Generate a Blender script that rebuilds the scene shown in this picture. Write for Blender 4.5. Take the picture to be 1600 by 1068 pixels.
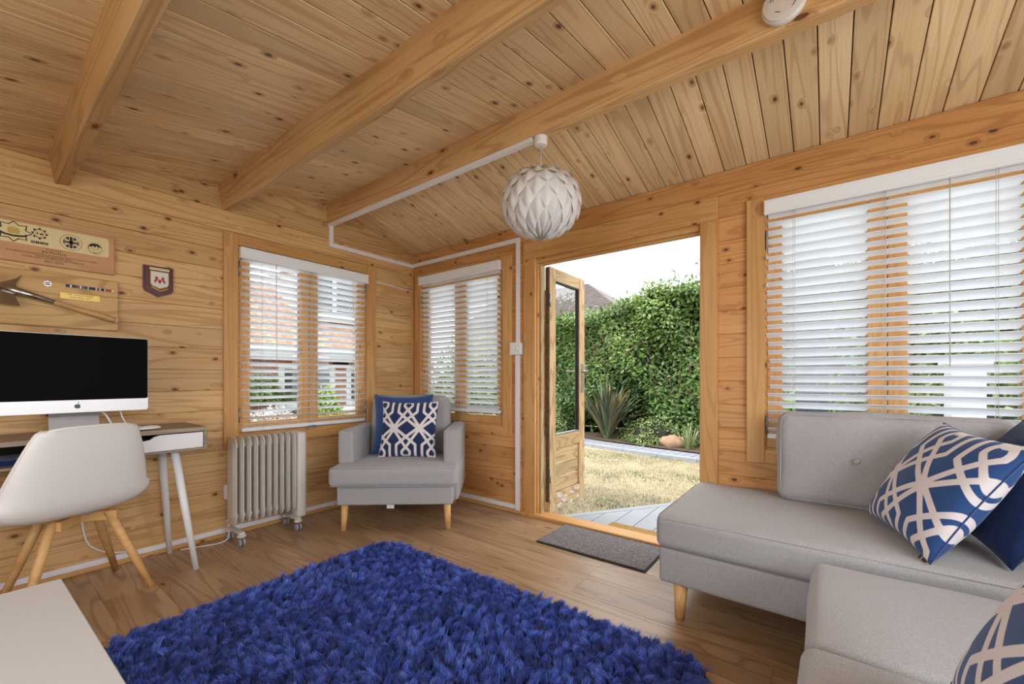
import bpy, bmesh, math, random
import numpy as np
from mathutils import Vector, Matrix
random.seed(7); RNG = np.random.default_rng(7)
S = bpy.context.scene
C = S.collection
PI = math.pi
for o in list(bpy.data.objects): bpy.data.objects.remove(o)

# ---------------------------------------------------------------- camera
cam_d = bpy.data.cameras.new('camera'); cam = bpy.data.objects.new('camera', cam_d); C.objects.link(cam)
cam_d.sensor_fit = 'HORIZONTAL'; cam_d.sensor_width = 36.0
cam_d.lens = 36.0*651.0/1600.0
cam_d.shift_y = 57.0/1600.0
cam_d.clip_start = 0.02; cam_d.clip_end = 300
cam.location = (0, 0, 1.05)
TH = math.atan2(494, 651)                                   # view direction: X*cos + Y*sin
cam.rotation_euler = (PI/2, 0, (PI/2-TH)-PI/2+0.0)
fw = Vector((math.cos(TH), math.sin(TH), 0))
cam.rotation_euler = (-fw).to_track_quat('Z', 'Y').to_euler()
S.camera = cam

# ---------------------------------------------------------------- world, sun, light
W = bpy.data.worlds.new('sky'); S.world = W; W.use_nodes = True
wn = W.node_tree.nodes; wl = W.node_tree.links; wn.clear()
wo = wn.new('ShaderNodeOutputWorld'); wb = wn.new('ShaderNodeBackground')
wb.inputs['Color'].default_value = (0.93, 0.96, 1.0, 1); wb.inputs['Strength'].default_value = 3.0
wl.new(wb.outputs[0], wo.inputs[0])
sun_d = bpy.data.lights.new('sun', 'SUN'); sun_d.energy = 2.6; sun_d.angle = math.radians(12); sun_d.color = (1.0, 0.97, 0.92)
sun = bpy.data.objects.new('sun', sun_d); C.objects.link(sun)
sun.rotation_euler = Vector((-0.62, 0.16, 1.0)).to_track_quat('Z', 'Y').to_euler()
def area(name, loc, target, sx, sy, power, col=(1, 1, 1)):
    d = bpy.data.lights.new(name, 'AREA'); d.shape = 'RECTANGLE'; d.size = sx; d.size_y = sy; d.energy = power; d.color = col
    o = bpy.data.objects.new(name, d); C.objects.link(o); o.location = loc
    o.rotation_euler = (Vector(loc)-Vector(target)).to_track_quat('Z', 'Y').to_euler(); return o
# added fill lights set in made-up openings behind and beside the camera
area('fill_back', (0.5, -1.56, 1.35), (0.7, 1.5, 1.3), 2.4, 1.3, 34, (0.84, 0.93, 1.0))
area('fill_side', (-1.36, 0.8, 1.3), (1.5, 1.2, 1.25), 2.2, 1.2, 9, (0.84, 0.93, 1.0))
S.view_settings.view_transform = 'Standard'; S.view_settings.look = 'None'
S.view_settings.gamma = 1.0; S.view_settings.use_curve_mapping = False
S.view_settings.exposure = 0.36
try:
    S.cycles.max_bounces = 10; S.cycles.diffuse_bounces = 5; S.cycles.transparent_max_bounces = 12
    S.cycles.caustics_reflective = False; S.cycles.caustics_refractive = False
    S.cycles.sample_clamp_indirect = 6.0
    S.cycles.use_denoising = True
except Exception: pass

# ---------------------------------------------------------------- materials
def srgb(*c):
    return tuple(((v/255)/12.92 if v/255 <= .04045 else (((v/255)+.055)/1.055)**2.4) for v in c)+(1,)
def mat(name, col, rough=.6, metal=0, spec=.5, noise=None, bump=None, trans=0, extra=None):
    m = bpy.data.materials.new(name); m.use_nodes = True; nt = m.node_tree; N, L = nt.nodes, nt.links
    b = N['Principled BSDF']; b.inputs['Base Color'].default_value = col; b.inputs['Roughness'].default_value = rough
    b.inputs['Metallic'].default_value = metal; b.inputs['Specular IOR Level'].default_value = spec
    if trans: b.inputs['Transmission Weight'].default_value = trans
    tc = N.new('ShaderNodeTexCoord')
    if noise:                                           # (scale, amount, detail)
        sc, am, de = noise
        n = N.new('ShaderNodeTexNoise'); n.inputs['Scale'].default_value = sc; n.inputs['Detail'].default_value = de
        L.new(tc.outputs['Object'], n.inputs['Vector'])
        r = N.new('ShaderNodeMapRange'); r.inputs['From Min'].default_value = .3; r.inputs['From Max'].default_value = .7
        r.inputs['To Min'].default_value = 1-am; r.inputs['To Max'].default_value = 1+am; L.new(n.outputs['Fac'], r.inputs['Value'])
        x = N.new('ShaderNodeMix'); x.data_type = 'RGBA'; x.blend_type = 'MULTIPLY'; x.inputs['Factor'].default_value = 1
        x.inputs['A'].default_value = col; L.new(r.outputs[0], x.inputs['B']); L.new(x.outputs['Result'], b.inputs['Base Color'])
    if bump:                                            # (scale, strength)
        n = N.new('ShaderNodeTexNoise'); n.inputs['Scale'].default_value = bump[0]; n.inputs['Detail'].default_value = 3
        L.new(tc.outputs['Object'], n.inputs['Vector'])
        bp = N.new('ShaderNodeBump'); bp.inputs['Strength'].default_value = bump[1]; bp.inputs['Distance'].default_value = .002
        L.new(n.outputs['Fac'], bp.inputs['Height']); L.new(bp.outputs['Normal'], b.inputs['Normal'])
    return m
def wood(name, light, mid, dark, rough=.5, ring=9.0, knots=True, knotscale=(5.0, 9.0, 9.0), var=.10, stretch=(1.1, 9, 9), lines=.5, kth=.16, coat=0):
    """pine boards: the board runs along its own X axis"""
    m = bpy.data.materials.new(name); m.use_nodes = True; nt = m.node_tree; N, L = nt.nodes, nt.links
    b = N['Principled BSDF']; b.inputs['Roughness'].default_value = rough; b.inputs['Specular IOR Level'].default_value = .35
    if coat: b.inputs['Coat Weight'].default_value = coat; b.inputs['Coat Roughness'].default_value = .25
    tc = N.new('ShaderNodeTexCoord'); oi = N.new('ShaderNodeObjectInfo')
    cb = N.new('ShaderNodeVectorMath'); cb.operation = 'MULTIPLY_ADD'
    cx = N.new('ShaderNodeCombineXYZ')
    for i, k in enumerate((37.0, 11.3, 23.7)):
        mm = N.new('ShaderNodeMath'); mm.operation = 'MULTIPLY'; mm.inputs[1].default_value = k
        L.new(oi.outputs['Random'], mm.inputs[0]); L.new(mm.outputs[0], cx.inputs[i])
    ad = N.new('ShaderNodeVectorMath'); ad.operation = 'ADD'; L.new(tc.outputs['Object'], ad.inputs[0]); L.new(cx.outputs[0], ad.inputs[1])
    def scaled(v):
        q = N.new('ShaderNodeVectorMath'); q.operation = 'MULTIPLY'; q.inputs[1].default_value = v; L.new(ad.outputs[0], q.inputs[0]); return q.outputs[0]
    def noise(v, sc=1, det=2, ro=.5):
        n = N.new('ShaderNodeTexNoise'); n.inputs['Scale'].default_value = sc; n.inputs['Detail'].default_value = det; n.inputs['Roughness'].default_value = ro
        L.new(v, n.inputs['Vector']); return n.outputs['Fac']
    def math_(op, a, bb=None, cc=None):
        q = N.new('ShaderNodeMath'); q.operation = op
        for i, v in enumerate((a, bb, cc)):
            if v is None: continue
            if isinstance(v, (int, float)): q.inputs[i].default_value = v
            else: L.new(v, q.inputs[i])
        return q.outputs[0]
    def rng(v, a, bb, c0, c1):
        q = N.new('ShaderNodeMapRange'); q.interpolation_type = 'SMOOTHSTEP'; L.new(v, q.inputs['Value'])
        for k, x in zip(('From Min', 'From Max', 'To Min', 'To Max'), (a, bb, c0, c1)): q.inputs[k].default_value = x
        return q.outputs[0]
    big = noise(scaled(stretch), 1.0, 1.0)
    if knots:
        vo = N.new('ShaderNodeTexVoronoi'); vo.inputs['Scale'].default_value = 1; L.new(scaled(knotscale), vo.inputs['Vector'])
        kd = vo.outputs['Distance']
        bulge = rng(kd, 0.0, .30, .17, 0.0)
        big2 = math_('ADD', big, bulge)
    else: big2 = big
    ph = math_('MULTIPLY', big2, ring*6.283)
    rg = math_('SINE', ph)
    rl = rng(rg, .1, 1.0, 0, 1)
    rl = math_('POWER', rl, 2.4)
    fine = noise(scaled((3, 160, 160)), 1.0, 2.0)
    blot = noise(scaled((1.6, 6, 6)), 1.0, 3.0)
    def mixc(f, a, bb):
        q = N.new('ShaderNodeMix'); q.data_type = 'RGBA'
        for k, v in (('Factor', f), ('A', a), ('B', bb)):
            if isinstance(v, (tuple, float, int)): q.inputs[k].default_value = v
            else: L.new(v, q.inputs[k])
        return q.outputs['Result']
    c1 = mixc(rng(blot, .3, .7, 0, 1), light, mid)
    c2 = mixc(math_('MULTIPLY', rl, lines), c1, dark)
    c3 = mixc(rng(fine, .35, .8, 0, .22), c2, dark)
    if knots:
        kcol = srgb(74, 40, 20)
        halo = rng(kd, kth*.7, kth*1.5, .5, 0)
        c4 = mixc(halo, c3, srgb(156, 102, 56))
        core = rng(kd, kth*.45, kth*.72, .85, 0)
        c4 = mixc(core, c4, kcol)
    else: c4 = c3
    hv = N.new('ShaderNodeHueSaturation'); L.new(c4, hv.inputs['Color'])
    L.new(rng(oi.outputs['Random'], 0, 1, 1-var, 1+var), hv.inputs['Value'])
    L.new(hv.outputs[0], b.inputs['Base Color'])
    bp = N.new('ShaderNodeBump'); bp.inputs['Strength'].default_value = .25; bp.inputs['Distance'].default_value = .001
    L.new(fine, bp.inputs['Height']); L.new(bp.outputs['Normal'], b.inputs['Normal'])
    return m
PINE = wood('pine_wall', srgb(216, 178, 126), srgb(204, 162, 108), srgb(164, 112, 62), lines=.42, stretch=(.7, 9, 9), knotscale=(7, 12, 12))
PINE_R = wood('pine_wall_warm_shaded', srgb(214, 162, 104), srgb(200, 144, 86), srgb(156, 98, 50), lines=.42, stretch=(.7, 9, 9), knotscale=(7, 12, 12))  # same pine for the window wall, its shade put into the colour
CEIL = wood('pine_ceiling', srgb(234, 206, 162), srgb(224, 192, 146), srgb(180, 136, 92), stretch=(.6, 9, 9), knotscale=(6, 11, 11), lines=.4)
BEAM = wood('pine_beam', srgb(216, 178, 128), srgb(202, 160, 110), srgb(158, 110, 66), stretch=(.45, 8, 8), ring=9, lines=.42, knotscale=(4, 9, 9))
TRIM = wood('pine_trim', srgb(214, 168, 110), srgb(202, 152, 92), srgb(166, 112, 60), kth=.11, var=.05, stretch=(.5, 10, 10), lines=.35)
OAKFLOOR = wood('oak_floor', srgb(184, 152, 118), srgb(160, 128, 95), srgb(116, 86, 60), rough=.38, kth=.09, knotscale=(2.2, 6, 6), var=.09, ring=9, stretch=(.6, 8, 8), lines=.5, coat=.2)
BEECH = wood('beech_leg', srgb(220, 178, 122), srgb(206, 160, 102), srgb(172, 124, 72), knots=False, stretch=(1, 14, 14), ring=3, lines=.3, rough=.45)
OAKP = wood('oak_plaque', srgb(206, 168, 112), srgb(188, 146, 92), srgb(150, 108, 60), knots=False, ring=7, stretch=(1.6, 9, 9), lines=.5)
CHERRY = wood('plaque_wood', srgb(214, 166, 118), srgb(202, 152, 104), srgb(176, 124, 80), knots=False, ring=4, lines=.3)
WEATH = wood('weathered_door_wood', srgb(196, 170, 128), srgb(176, 146, 104), srgb(124, 94, 62), rough=.7, kth=.12)
WEATHD = mat('rotten_wood', srgb(96, 72, 48), .9, noise=(40, .5, 4))
DESKTOP = wood('grey_oak_desk', srgb(176, 158, 138), srgb(150, 134, 118), srgb(112, 98, 86), knots=False, ring=6, stretch=(1.2, 12, 12))
WHITE = mat('white_paint', srgb(226, 226, 226), .42)
PLASTIC = mat('white_plastic', srgb(232, 230, 228), .35)
SHELL = mat('chair_shell_plastic', srgb(226, 222, 218), .38)
SLAT = mat('blind_slat_white', srgb(236, 239, 244), .45)
CORD = mat('blind_cord', srgb(200, 200, 196), .8)
TRUNK = mat('white_pvc_trunking', srgb(232, 230, 232), .4)
RAD = mat('radiator_enamel', srgb(206, 200, 192), .35)
RADG = mat('radiator_grey_plastic', srgb(150, 152, 156), .45)
TABLETOP = mat('matt_white_laminate', srgb(204, 202, 200), .6)
ALU = mat('aluminium', srgb(206, 206, 210), .32, metal=.75)
ALUW = mat('pale_aluminium', srgb(226, 224, 224), .35, metal=.25)
BLACK = mat('black_glass', srgb(6, 6, 6), .5, spec=.04)
LOGO = mat('black_logo', srgb(28, 28, 28), .3)
STEEL = mat('polished_steel', srgb(180, 180, 182), .22, metal=1)
GREYMETAL = mat('galvanised_steel', srgb(160, 160, 158), .4, metal=.8)
BRASS = mat('brass', srgb(196, 164, 92), .4, metal=.6)
BRASSPLATE = mat('brushed_brass_plate', srgb(214, 196, 146), .5, metal=.25)
INK = mat('engraved_ink', srgb(50, 38, 28), .7)
BURGUNDY = mat('burgundy_lacquer', srgb(84, 26, 28), .3)
IVORY = mat('ivory_enamel', srgb(218, 212, 206), .4)
RED = mat('red_enamel', srgb(166, 22, 34), .4)
NAVY = mat('navy_ribbon', srgb(44, 48, 84), .7)
RUBBER = mat('black_rubber', srgb(36, 36, 38), .7)
DARKSTUFF = mat('dark_gap', srgb(30, 26, 24), .8)
def fabric(name, col, weave=420, amt=.16, rough=.9):
    m = mat(name, col, rough, spec=.2, noise=(weave, amt, 3), bump=(weave, .5))
    m.node_tree.nodes['Principled BSDF'].inputs['Sheen Weight'].default_value = .15
    return m
GREYF = fabric('grey_woven_fabric', srgb(166, 164, 165), 300, .17)
BLUEV = fabric('blue_velvet', srgb(36, 66, 118), 90, .25)
BLUEV.node_tree.nodes['Principled BSDF'].inputs['Sheen Weight'].default_value = .5
NAVYV = fabric('navy_velvet', srgb(22, 44, 88), 60, .2)
GREYMAT = fabric('grey_doormat', srgb(112, 106, 108), 150, .75)
COIR = fabric('coir_doormat', srgb(150, 112, 52), 160, .5)
LAMP = mat('lamp_shade_plastic', srgb(238, 236, 236), .45)
ln, ll = LAMP.node_tree.nodes, LAMP.node_tree.links; lt = ln.new('ShaderNodeBsdfTranslucent'); lt.inputs[0].default_value = srgb(245, 244, 242); lx = ln.new('ShaderNodeMixShader'); lx.inputs[0].default_value = .28
ll.new(ln['Principled BSDF'].outputs[0], lx.inputs[1]); ll.new(lt.outputs[0], lx.inputs[2]); ll.new(lx.outputs[0], ln['Material Output'].inputs['Surface'])
def glass(name='window_glass', tint=(0.97, 0.99, 0.98, 1)):
    m = bpy.data.materials.new(name); m.use_nodes = True; N, L = m.node_tree.nodes, m.node_tree.links
    for n in list(N): N.remove(n)
    o = N.new('ShaderNodeOutputMaterial'); t = N.new('ShaderNodeBsdfTransparent'); t.inputs[0].default_value = tint
    g = N.new('ShaderNodeBsdfGlossy'); g.inputs['Roughness'].default_value = .02; f = N.new('ShaderNodeFresnel'); gq = N.new('ShaderNodeNewGeometry'); ir = N.new('ShaderNodeMapRange'); ir.inputs['To Min'].default_value = 1.45; ir.inputs['To Max'].default_value = 1/1.45; L.new(gq.outputs['Backfacing'], ir.inputs['Value']); L.new(ir.outputs[0], f.inputs[0])
    x = N.new('ShaderNodeMixShader'); L.new(f.outputs[0], x.inputs[0]); L.new(t.outputs[0], x.inputs[1]); L.new(g.outputs[0], x.inputs[2]); L.new(x.outputs[0], o.inputs[0])
    return m
GLASS = glass()

# ---------------------------------------------------------------- helpers
def tag(o, label=None, cat=None, group=None, kind=None):
    if label: o['label'] = label
    if cat: o['category'] = cat
    if group: o['group'] = group
    if kind: o['kind'] = kind
    return o
def empty(name, loc=(0, 0, 0), rz=0, label=None, cat=None, group=None, kind=None):
    o = bpy.data.objects.new(name, None); C.objects.link(o); o.location = loc; o.rotation_euler = (0, 0, rz); o.empty_display_size = .1
    return tag(o, label, cat, group, kind)
def mesh(name, V, F, m, smooth=False):
    me = bpy.data.meshes.new(name); me.from_pydata([tuple(v) for v in V], [], F); me.validate(); me.update()
    ms = m if isinstance(m, (list, tuple)) else [m]
    for q in ms: me.materials.append(q)
    if smooth: me.polygons.foreach_set('use_smooth', [True]*len(me.polygons))
    return me
def obj(name, me, parent=None, loc=(0, 0, 0), rot=(0, 0, 0)):
    o = bpy.data.objects.new(name, me); C.objects.link(o); o.parent = parent; o.location = loc; o.rotation_euler = rot; return o
def bm_obj(name, bm, m, parent=None, loc=(0, 0, 0), rot=(0, 0, 0), smooth=False, recalc=True):
    if recalc: bmesh.ops.recalc_face_normals(bm, faces=bm.faces[:])
    me = bpy.data.meshes.new(name); bm.to_mesh(me); bm.free()
    for q in (m if isinstance(m, (list, tuple)) else [m]): me.materials.append(q)
    if smooth: me.polygons.foreach_set('use_smooth', [True]*len(me.polygons))
    return obj(name, me, parent, loc, rot)
def add_box(bm, c, s, M=None, bev=0, seg=1, mi=0):
    r = bmesh.ops.create_cube(bm, size=1.0); vs = r['verts']
    bmesh.ops.scale(bm, vec=s, verts=vs)
    if bev:
        es = list({e for v in vs for e in v.link_edges})
        rr = bmesh.ops.bevel(bm, geom=es, offset=bev, segments=seg, affect='EDGES', profile=.5); vs = list({v for f in rr['faces'] for v in f.verts} | {v for v in vs if v.is_valid})
    fs = {f for v in vs for f in v.link_faces}
    for f in fs: f.material_index = mi
    T = Matrix.Translation(c)
    bmesh.ops.transform(bm, matrix=(M or Matrix()) @ T if M is not None else T, verts=vs)
    return vs
def box(name, lo, hi, m, parent=None, bev=.002, seg=1, origin=None):
    lo, hi = Vector(lo), Vector(hi); c = (lo+hi)/2; s = hi-lo
    bm = bmesh.new(); add_box(bm, (0, 0, 0), s, bev=min(bev, min(s)*.4), seg=seg)
    return bm_obj(name, bm, m, parent, c)
def tube_data(path, rad, seg=8, caps=True, closed=False):
    """sweep a circle along a path; rad a number or a list"""
    P = [Vector(p) for p in path]; n = len(P); R = rad if isinstance(rad, (list, tuple)) else [rad]*n
    V, F = [], []; prev = None
    for i, p in enumerate(P):
        t = (P[(i+1) % n]-P[i-1]) if closed else (P[min(i+1, n-1)]-P[max(i-1, 0)])
        t = t.normalized() if t.length > 1e-9 else Vector((0, 0, 1))
        if prev is None:
            a = Vector((0, 0, 1)) if abs(t.z) < .9 else Vector((1, 0, 0)); u = t.cross(a).normalized()
        else: u = (prev-t*prev.dot(t)).normalized()
        prev = u; w = t.cross(u)
        for k in range(seg):
            an = 2*PI*k/seg; V.append(p+R[i]*(math.cos(an)*u+math.sin(an)*w))
    m = n if closed else n-1
    for i in range(m):
        for k in range(seg):
            a, b_ = i*seg+k, i*seg+(k+1) % seg; j = (i+1) % n
            F.append((a, b_, j*seg+(k+1) % seg, j*seg+k))
    if caps and not closed: F.append(tuple(range(seg-1, -1, -1))); F.append(tuple((n-1)*seg+k for k in range(seg)))
    return V, F
def tube(name, path, rad, m, parent=None, seg=8, smooth=True, closed=False):
    V, F = tube_data(path, rad, seg, closed=closed); return obj(name, mesh(name, V, F, m, smooth), parent)
def lathe_data(prof, seg=32, c=(0, 0, 0)):
    V, F = [], []
    for r, z in prof:
        for k in range(seg): a = 2*PI*k/seg; V.append((c[0]+r*math.cos(a), c[1]+r*math.sin(a), c[2]+z))
    for i in range(len(prof)-1):
        for k in range(seg): F.append((i*seg+k, i*seg+(k+1) % seg, (i+1)*seg+(k+1) % seg, (i+1)*seg+k))
    F.append(tuple(range(seg-1, -1, -1))); F.append(tuple((len(prof)-1)*seg+k for k in range(seg)))
    return V, F
def lathe(name, prof, m, parent=None, loc=(0, 0, 0), rot=(0, 0, 0), seg=32, smooth=False):
    V, F = lathe_data(prof, seg); o = obj(name, mesh(name, V, F, m, smooth), parent, loc, rot); return o
def prism(name, poly, y0, y1, m, parent=None, loc=(0, 0, 0), rot=(0, 0, 0)):
    """polygon in local x,z extruded along y"""
    n = len(poly); V = [(x, y0, z) for x, z in poly]+[(x, y1, z) for x, z in poly]
    F = [tuple(range(n)), tuple(range(2*n-1, n-1, -1))]+[(i, i+n, (i+1) % n+n, (i+1) % n) for i in range(n)]
    bm = bmesh.new(); vv = [bm.verts.new(v) for v in V]
    for f in F:
        try: bm.faces.new([vv[i] for i in f])
        except ValueError: pass
    return bm_obj(name, bm, m, parent, loc, rot)
def copy_tree(o, parent=None):
    c = o.copy(); C.objects.link(c); c.parent = parent
    for ch in list(o.children): copy_tree(ch, c)
    return c
_cache = {}
def board(name, L, H_, T, m, parent, loc, rz=0, chz=.003, ry=0, rx=0):
    """board along local X, room face at y=0 (faces -y), centred at loc in x,z"""
    key = (round(L, 3), round(H_, 4), round(T, 4), m.name, chz)
    if key not in _cache:
        l, h = L/2, H_/2; c = chz
        sec = [(0, -h+c), (0, h-c), (c, h), (T, h), (T, -h), (c, -h)]     # (y,z)
        V = [(-l, y, z) for y, z in sec]+[(l, y, z) for y, z in sec]; n = 6
        F = [tuple(range(n-1, -1, -1)), tuple(range(n, 2*n))]+[(i, (i+1) % n, (i+1) % n+n, i+n) for i in range(n)]
        bm = bmesh.new(); vv = [bm.verts.new(v) for v in V]
        for f in F: bm.faces.new([vv[i] for i in f])
        bmesh.ops.recalc_face_normals(bm, faces=bm.faces[:])
        me = bpy.data.meshes.new(name); bm.to_mesh(me); bm.free(); me.materials.append(m); _cache[key] = me
    return obj(name, _cache[key], parent, loc, (rx, ry, rz))
def clip(poly, f):
    """keep the part of a polygon where f(p)<=0"""
    out = []
    for i in range(len(poly)):
        a, b_ = poly[i], poly[(i+1) % len(poly)]; fa, fb = f(a), f(b_)
        if fa <= 0: out.append(a)
        if (fa < 0 < fb) or (fb < 0 < fa):
            t = fa/(fa-fb); out.append((a[0]+t*(b_[0]-a[0]), a[1]+t*(b_[1]-a[1])))
    return out
def text(name, body, size, m, parent, loc, rot, depth=.0004, align='CENTER', sx=1.0):
    cu = bpy.data.curves.new(name, 'FONT'); cu.body = body; cu.size = size; cu.extrude = depth; cu.align_x = align; cu.align_y = 'CENTER'; cu.resolution_u = 2
    to = bpy.data.objects.new(name, cu); C.objects.link(to)
    dg = bpy.context.evaluated_depsgraph_get(); me = bpy.data.meshes.new_from_object(to.evaluated_get(dg)); me.name = name
    bpy.data.objects.remove(to); bpy.data.curves.remove(cu)
    me.materials.clear(); me.materials.append(m)
    o = obj(name, me, parent, loc, rot); o.scale = (sx, 1, 1); return o
def soft_box(name, sx, sy, sz, r, m, parent=None, loc=(0, 0, 0), rot=(0, 0, 0), puff=(0, 0, 0), n=10, wob=0, seed=0):
    """rounded upholstery block centred at loc; puff bulges each pair of faces"""
    h = [sx/2, sy/2, sz/2]
    def params(hh):
        a = min(r/hh, .95); ins = [-1+a*t for t in (0, .12, .35, .65, 1)]; mid = [(-1+a)+(2-2*a)*i/n for i in range(1, n)]
        return ins+mid+[-t for t in reversed(ins)]
    P = [params(x) for x in h]; V = []; F = []; idx = {}
    def vert(p):
        k = tuple(round(x, 5) for x in p)
        if k in idx: return idx[k]
        q = [p[i]*h[i] for i in range(3)]; c = [max(-(h[i]-r), min(h[i]-r, q[i])) for i in range(3)]
        d = Vector([q[i]-c[i] for i in range(3)])
        if d.length > 1e-9: d = d.normalized()*r
        v = Vector(c)+d
        for a in range(3):
            b_, c_ = (a+1) % 3, (a+2) % 3
            w = (1-p[b_]**2)*(1-p[c_]**2)
            v[a] += puff[a]*w*(abs(p[a])**3)*(1 if p[a] > 0 else -1)
        if wob:
            v += Vector([wob*math.sin(9*v[(i+1) % 3]/max(h)+3*v[(i+2) % 3]/max(h)*2+seed+i) for i in range(3)])*.5
        idx[k] = len(V); V.append(v); return idx[k]
    for a in range(3):
        b_, c_ = (a+1) % 3, (a+2) % 3
        for s in (-1, 1):
            for i in range(len(P[b_])-1):
                for j in range(len(P[c_])-1):
                    q = []
                    for (ii, jj) in ((i, j), (i+1, j), (i+1, j+1), (i, j+1)):
                        p = [0, 0, 0]; p[a] = s; p[b_] = P[b_][ii]; p[c_] = P[c_][jj]; q.append(vert(p))
                    F.append(tuple(q if s > 0 else q[::-1]))
    return obj(name, mesh(name, V, F, m, True), parent, loc, rot)
def rounded_path(pts, r, n=5):
    out = []; P = [Vector(p) for p in pts]
    for i in range(len(P)):
        a, b_, c = P[i-1], P[i], P[(i+1) % len(P)]
        d1 = (a-b_).normalized(); d2 = (c-b_).normalized()
        for k in range(n+1):
            t = k/n; p = (b_+d1*r)*(1-t)**2+2*b_*t*(1-t)+(b_+d2*r)*t*t; out.append(p)
    return out
def strip(name, path, w, t, nrm, m, parent=None):
    """rectangular section (w wide, t thick) along a path lying on a surface with normal nrm"""
    bm = bmesh.new(); nv = Vector(nrm)
    for q_, (a, b_) in enumerate(zip(path[:-1], path[1:])):
        a, b_ = Vector(a), Vector(b_); d = (b_-a); t = t+(.0008 if q_ % 2 else -.0008 if q_ else 0); L_ = d.length; d.normalize(); s = nv.cross(d)
        M = Matrix((( d.x, s.x, nv.x, 0), (d.y, s.y, nv.y, 0), (d.z, s.z, nv.z, 0), (0, 0, 0, 1))); M.translation = (a+b_)/2+nv*t/2
        add_box(bm, (0, 0, 0), (L_+w*.98, w, t), M=M, bev=.0015)
    return bm_obj(name, bm, m, parent)

# ---------------------------------------------------------------- the room shell
XB, YA = 2.635, 3.207; X0, Y0 = -1.35, -1.55; RX = 1.79
def roof_z(x):
    zr = 2.454
    return zr-(RX-x)*.1595 if x < RX else zr-(x-RX)*.249
WALLT = .045
wall_l = empty('wall_left', (0, 0, 0), kind='structure'); wall_r = empty('wall_right', (0, 0, 0), kind='structure')
wall_b = empty('wall_back', (0, 0, 0), kind='structure'); wall_n = empty('wall_near', (0, 0, 0), kind='structure')
def rows(anchor, z0=-.06, z1=2.5, p=.1335):
    k0 = math.floor((z0-anchor)/p); z = anchor+k0*p; out = []
    while z < z1: out.append((z, z+p)); z += p
    return out
def cut_spans(a0, a1, z0, z1, holes):
    spans = [(a0, a1)]
    for (h0, h1, g0, g1) in holes:
        if z1 <= g0+.004 or z0 >= g1-.004: continue
        new = []
        for s0, s1 in spans:
            if h1 <= s0 or h0 >= s1: new.append((s0, s1)); continue
            if h0-s0 > .01: new.append((s0, h0))
            if s1-h1 > .01: new.append((h1, s1))
        spans = new
    return spans
def zcuts(z0, z1, holes):
    cs = [z0, z1]+[g for h in holes for g in h[2:] if z0+.012 < g < z1-.012]
    cs = sorted(cs); return list(zip(cs[:-1], cs[1:]))
WIN_IN = (.06, 1.103, .65, 1.97)                      # opening inside a window frame: along, height
winA = 1.044; winB2 = 1.993; winB3 = .36-1.163
holesA = [(winA+WIN_IN[0], winA+WIN_IN[1], WIN_IN[2], WIN_IN[3])]
holesB = [(winB2+WIN_IN[0], winB2+WIN_IN[1], WIN_IN[2], WIN_IN[3]), (.565, 1.80, -.1, 1.95), (winB3+WIN_IN[0], winB3+WIN_IN[1], WIN_IN[2], WIN_IN[3])]
holesK = [(-.8, 1.8, .7, 2.0)]; holesN = [(-.4, 2.0, .7, 1.9)]
for z0, z1 in rows(1.774):
    z0c = max(z0, 0.0)
    if z1 <= 0.01: continue
    if z0c > 1.9:                                     # gable boards follow the roof
        pl = [(X0, z0c), (XB+WALLT, z0c), (XB+WALLT, z1), (X0, z1)]
        pl = clip(pl, lambda p: p[1]-(2.454-(RX-p[0])*.1595+.012)); pl = clip(pl, lambda p: p[1]-(2.454-(p[0]-RX)*.249+.012))
        if len(pl) < 3 or max(p[1] for p in pl)-min(p[1] for p in pl) < .02: continue
        if z0c < 1.97:
            pass
        cxx = sum(p[0] for p in pl)/len(pl); czz = (z0c+z1)/2
        c = .003; pl = [(x-cxx, max(z0c+.0012, min(z1-.0012, z))-czz) for x, z in pl]
        prism('board', pl, 0, WALLT, PINE, wall_l, (cxx, YA, czz))
        continue
    for a, b_ in zcuts(z0c, z1, holesA):
        for s0, s1 in cut_spans(X0, XB+WALLT, a, b_, holesA):
            board('board', s1-s0, b_-a-.0006, WALLT, PINE, wall_l, ((s0+s1)/2, YA, (a+b_)/2))
for z0, z1 in rows(2.104):
    z0c, z1c = max(z0, 0), min(z1, 2.25)
    if z1c-z0c < .02: continue
    for a, b_ in zcuts(z0c, z1c, holesB):
        for s0, s1 in cut_spans(Y0, YA, a, b_, holesB):
            board('board', s1-s0, b_-a-.0006, WALLT, PINE_R, wall_r, (XB, (s0+s1)/2, (a+b_)/2), rz=-PI/2)
for z0, z1 in rows(1.774, z1=2.45):
    z0c = max(z0, 0)
    if z1 <= .01: continue
    for a, b_ in zcuts(z0c, z1, holesK):
        for s0, s1 in cut_spans(X0, XB, a, b_, holesK):
            if a > 1.93:
                s0 = max(s0, RX-(2.454-b_)/.1595); s1 = min(s1, RX+(2.454-b_)/.249)
                if s1-s0 < .1: continue
            board('board', s1-s0, b_-a-.0006, WALLT, PINE, wall_b, ((s0+s1)/2, Y0, (a+b_)/2), rz=PI)
    if z1 < 1.98:
        for a, b_ in zcuts(z0c, z1, holesN):
            for s0, s1 in cut_spans(Y0, YA, a, b_, holesN):
                board('board', s1-s0, b_-a-.0006, WALLT, PINE, wall_n, (X0, (s0+s1)/2, (a+b_)/2), rz=PI/2)
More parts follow.
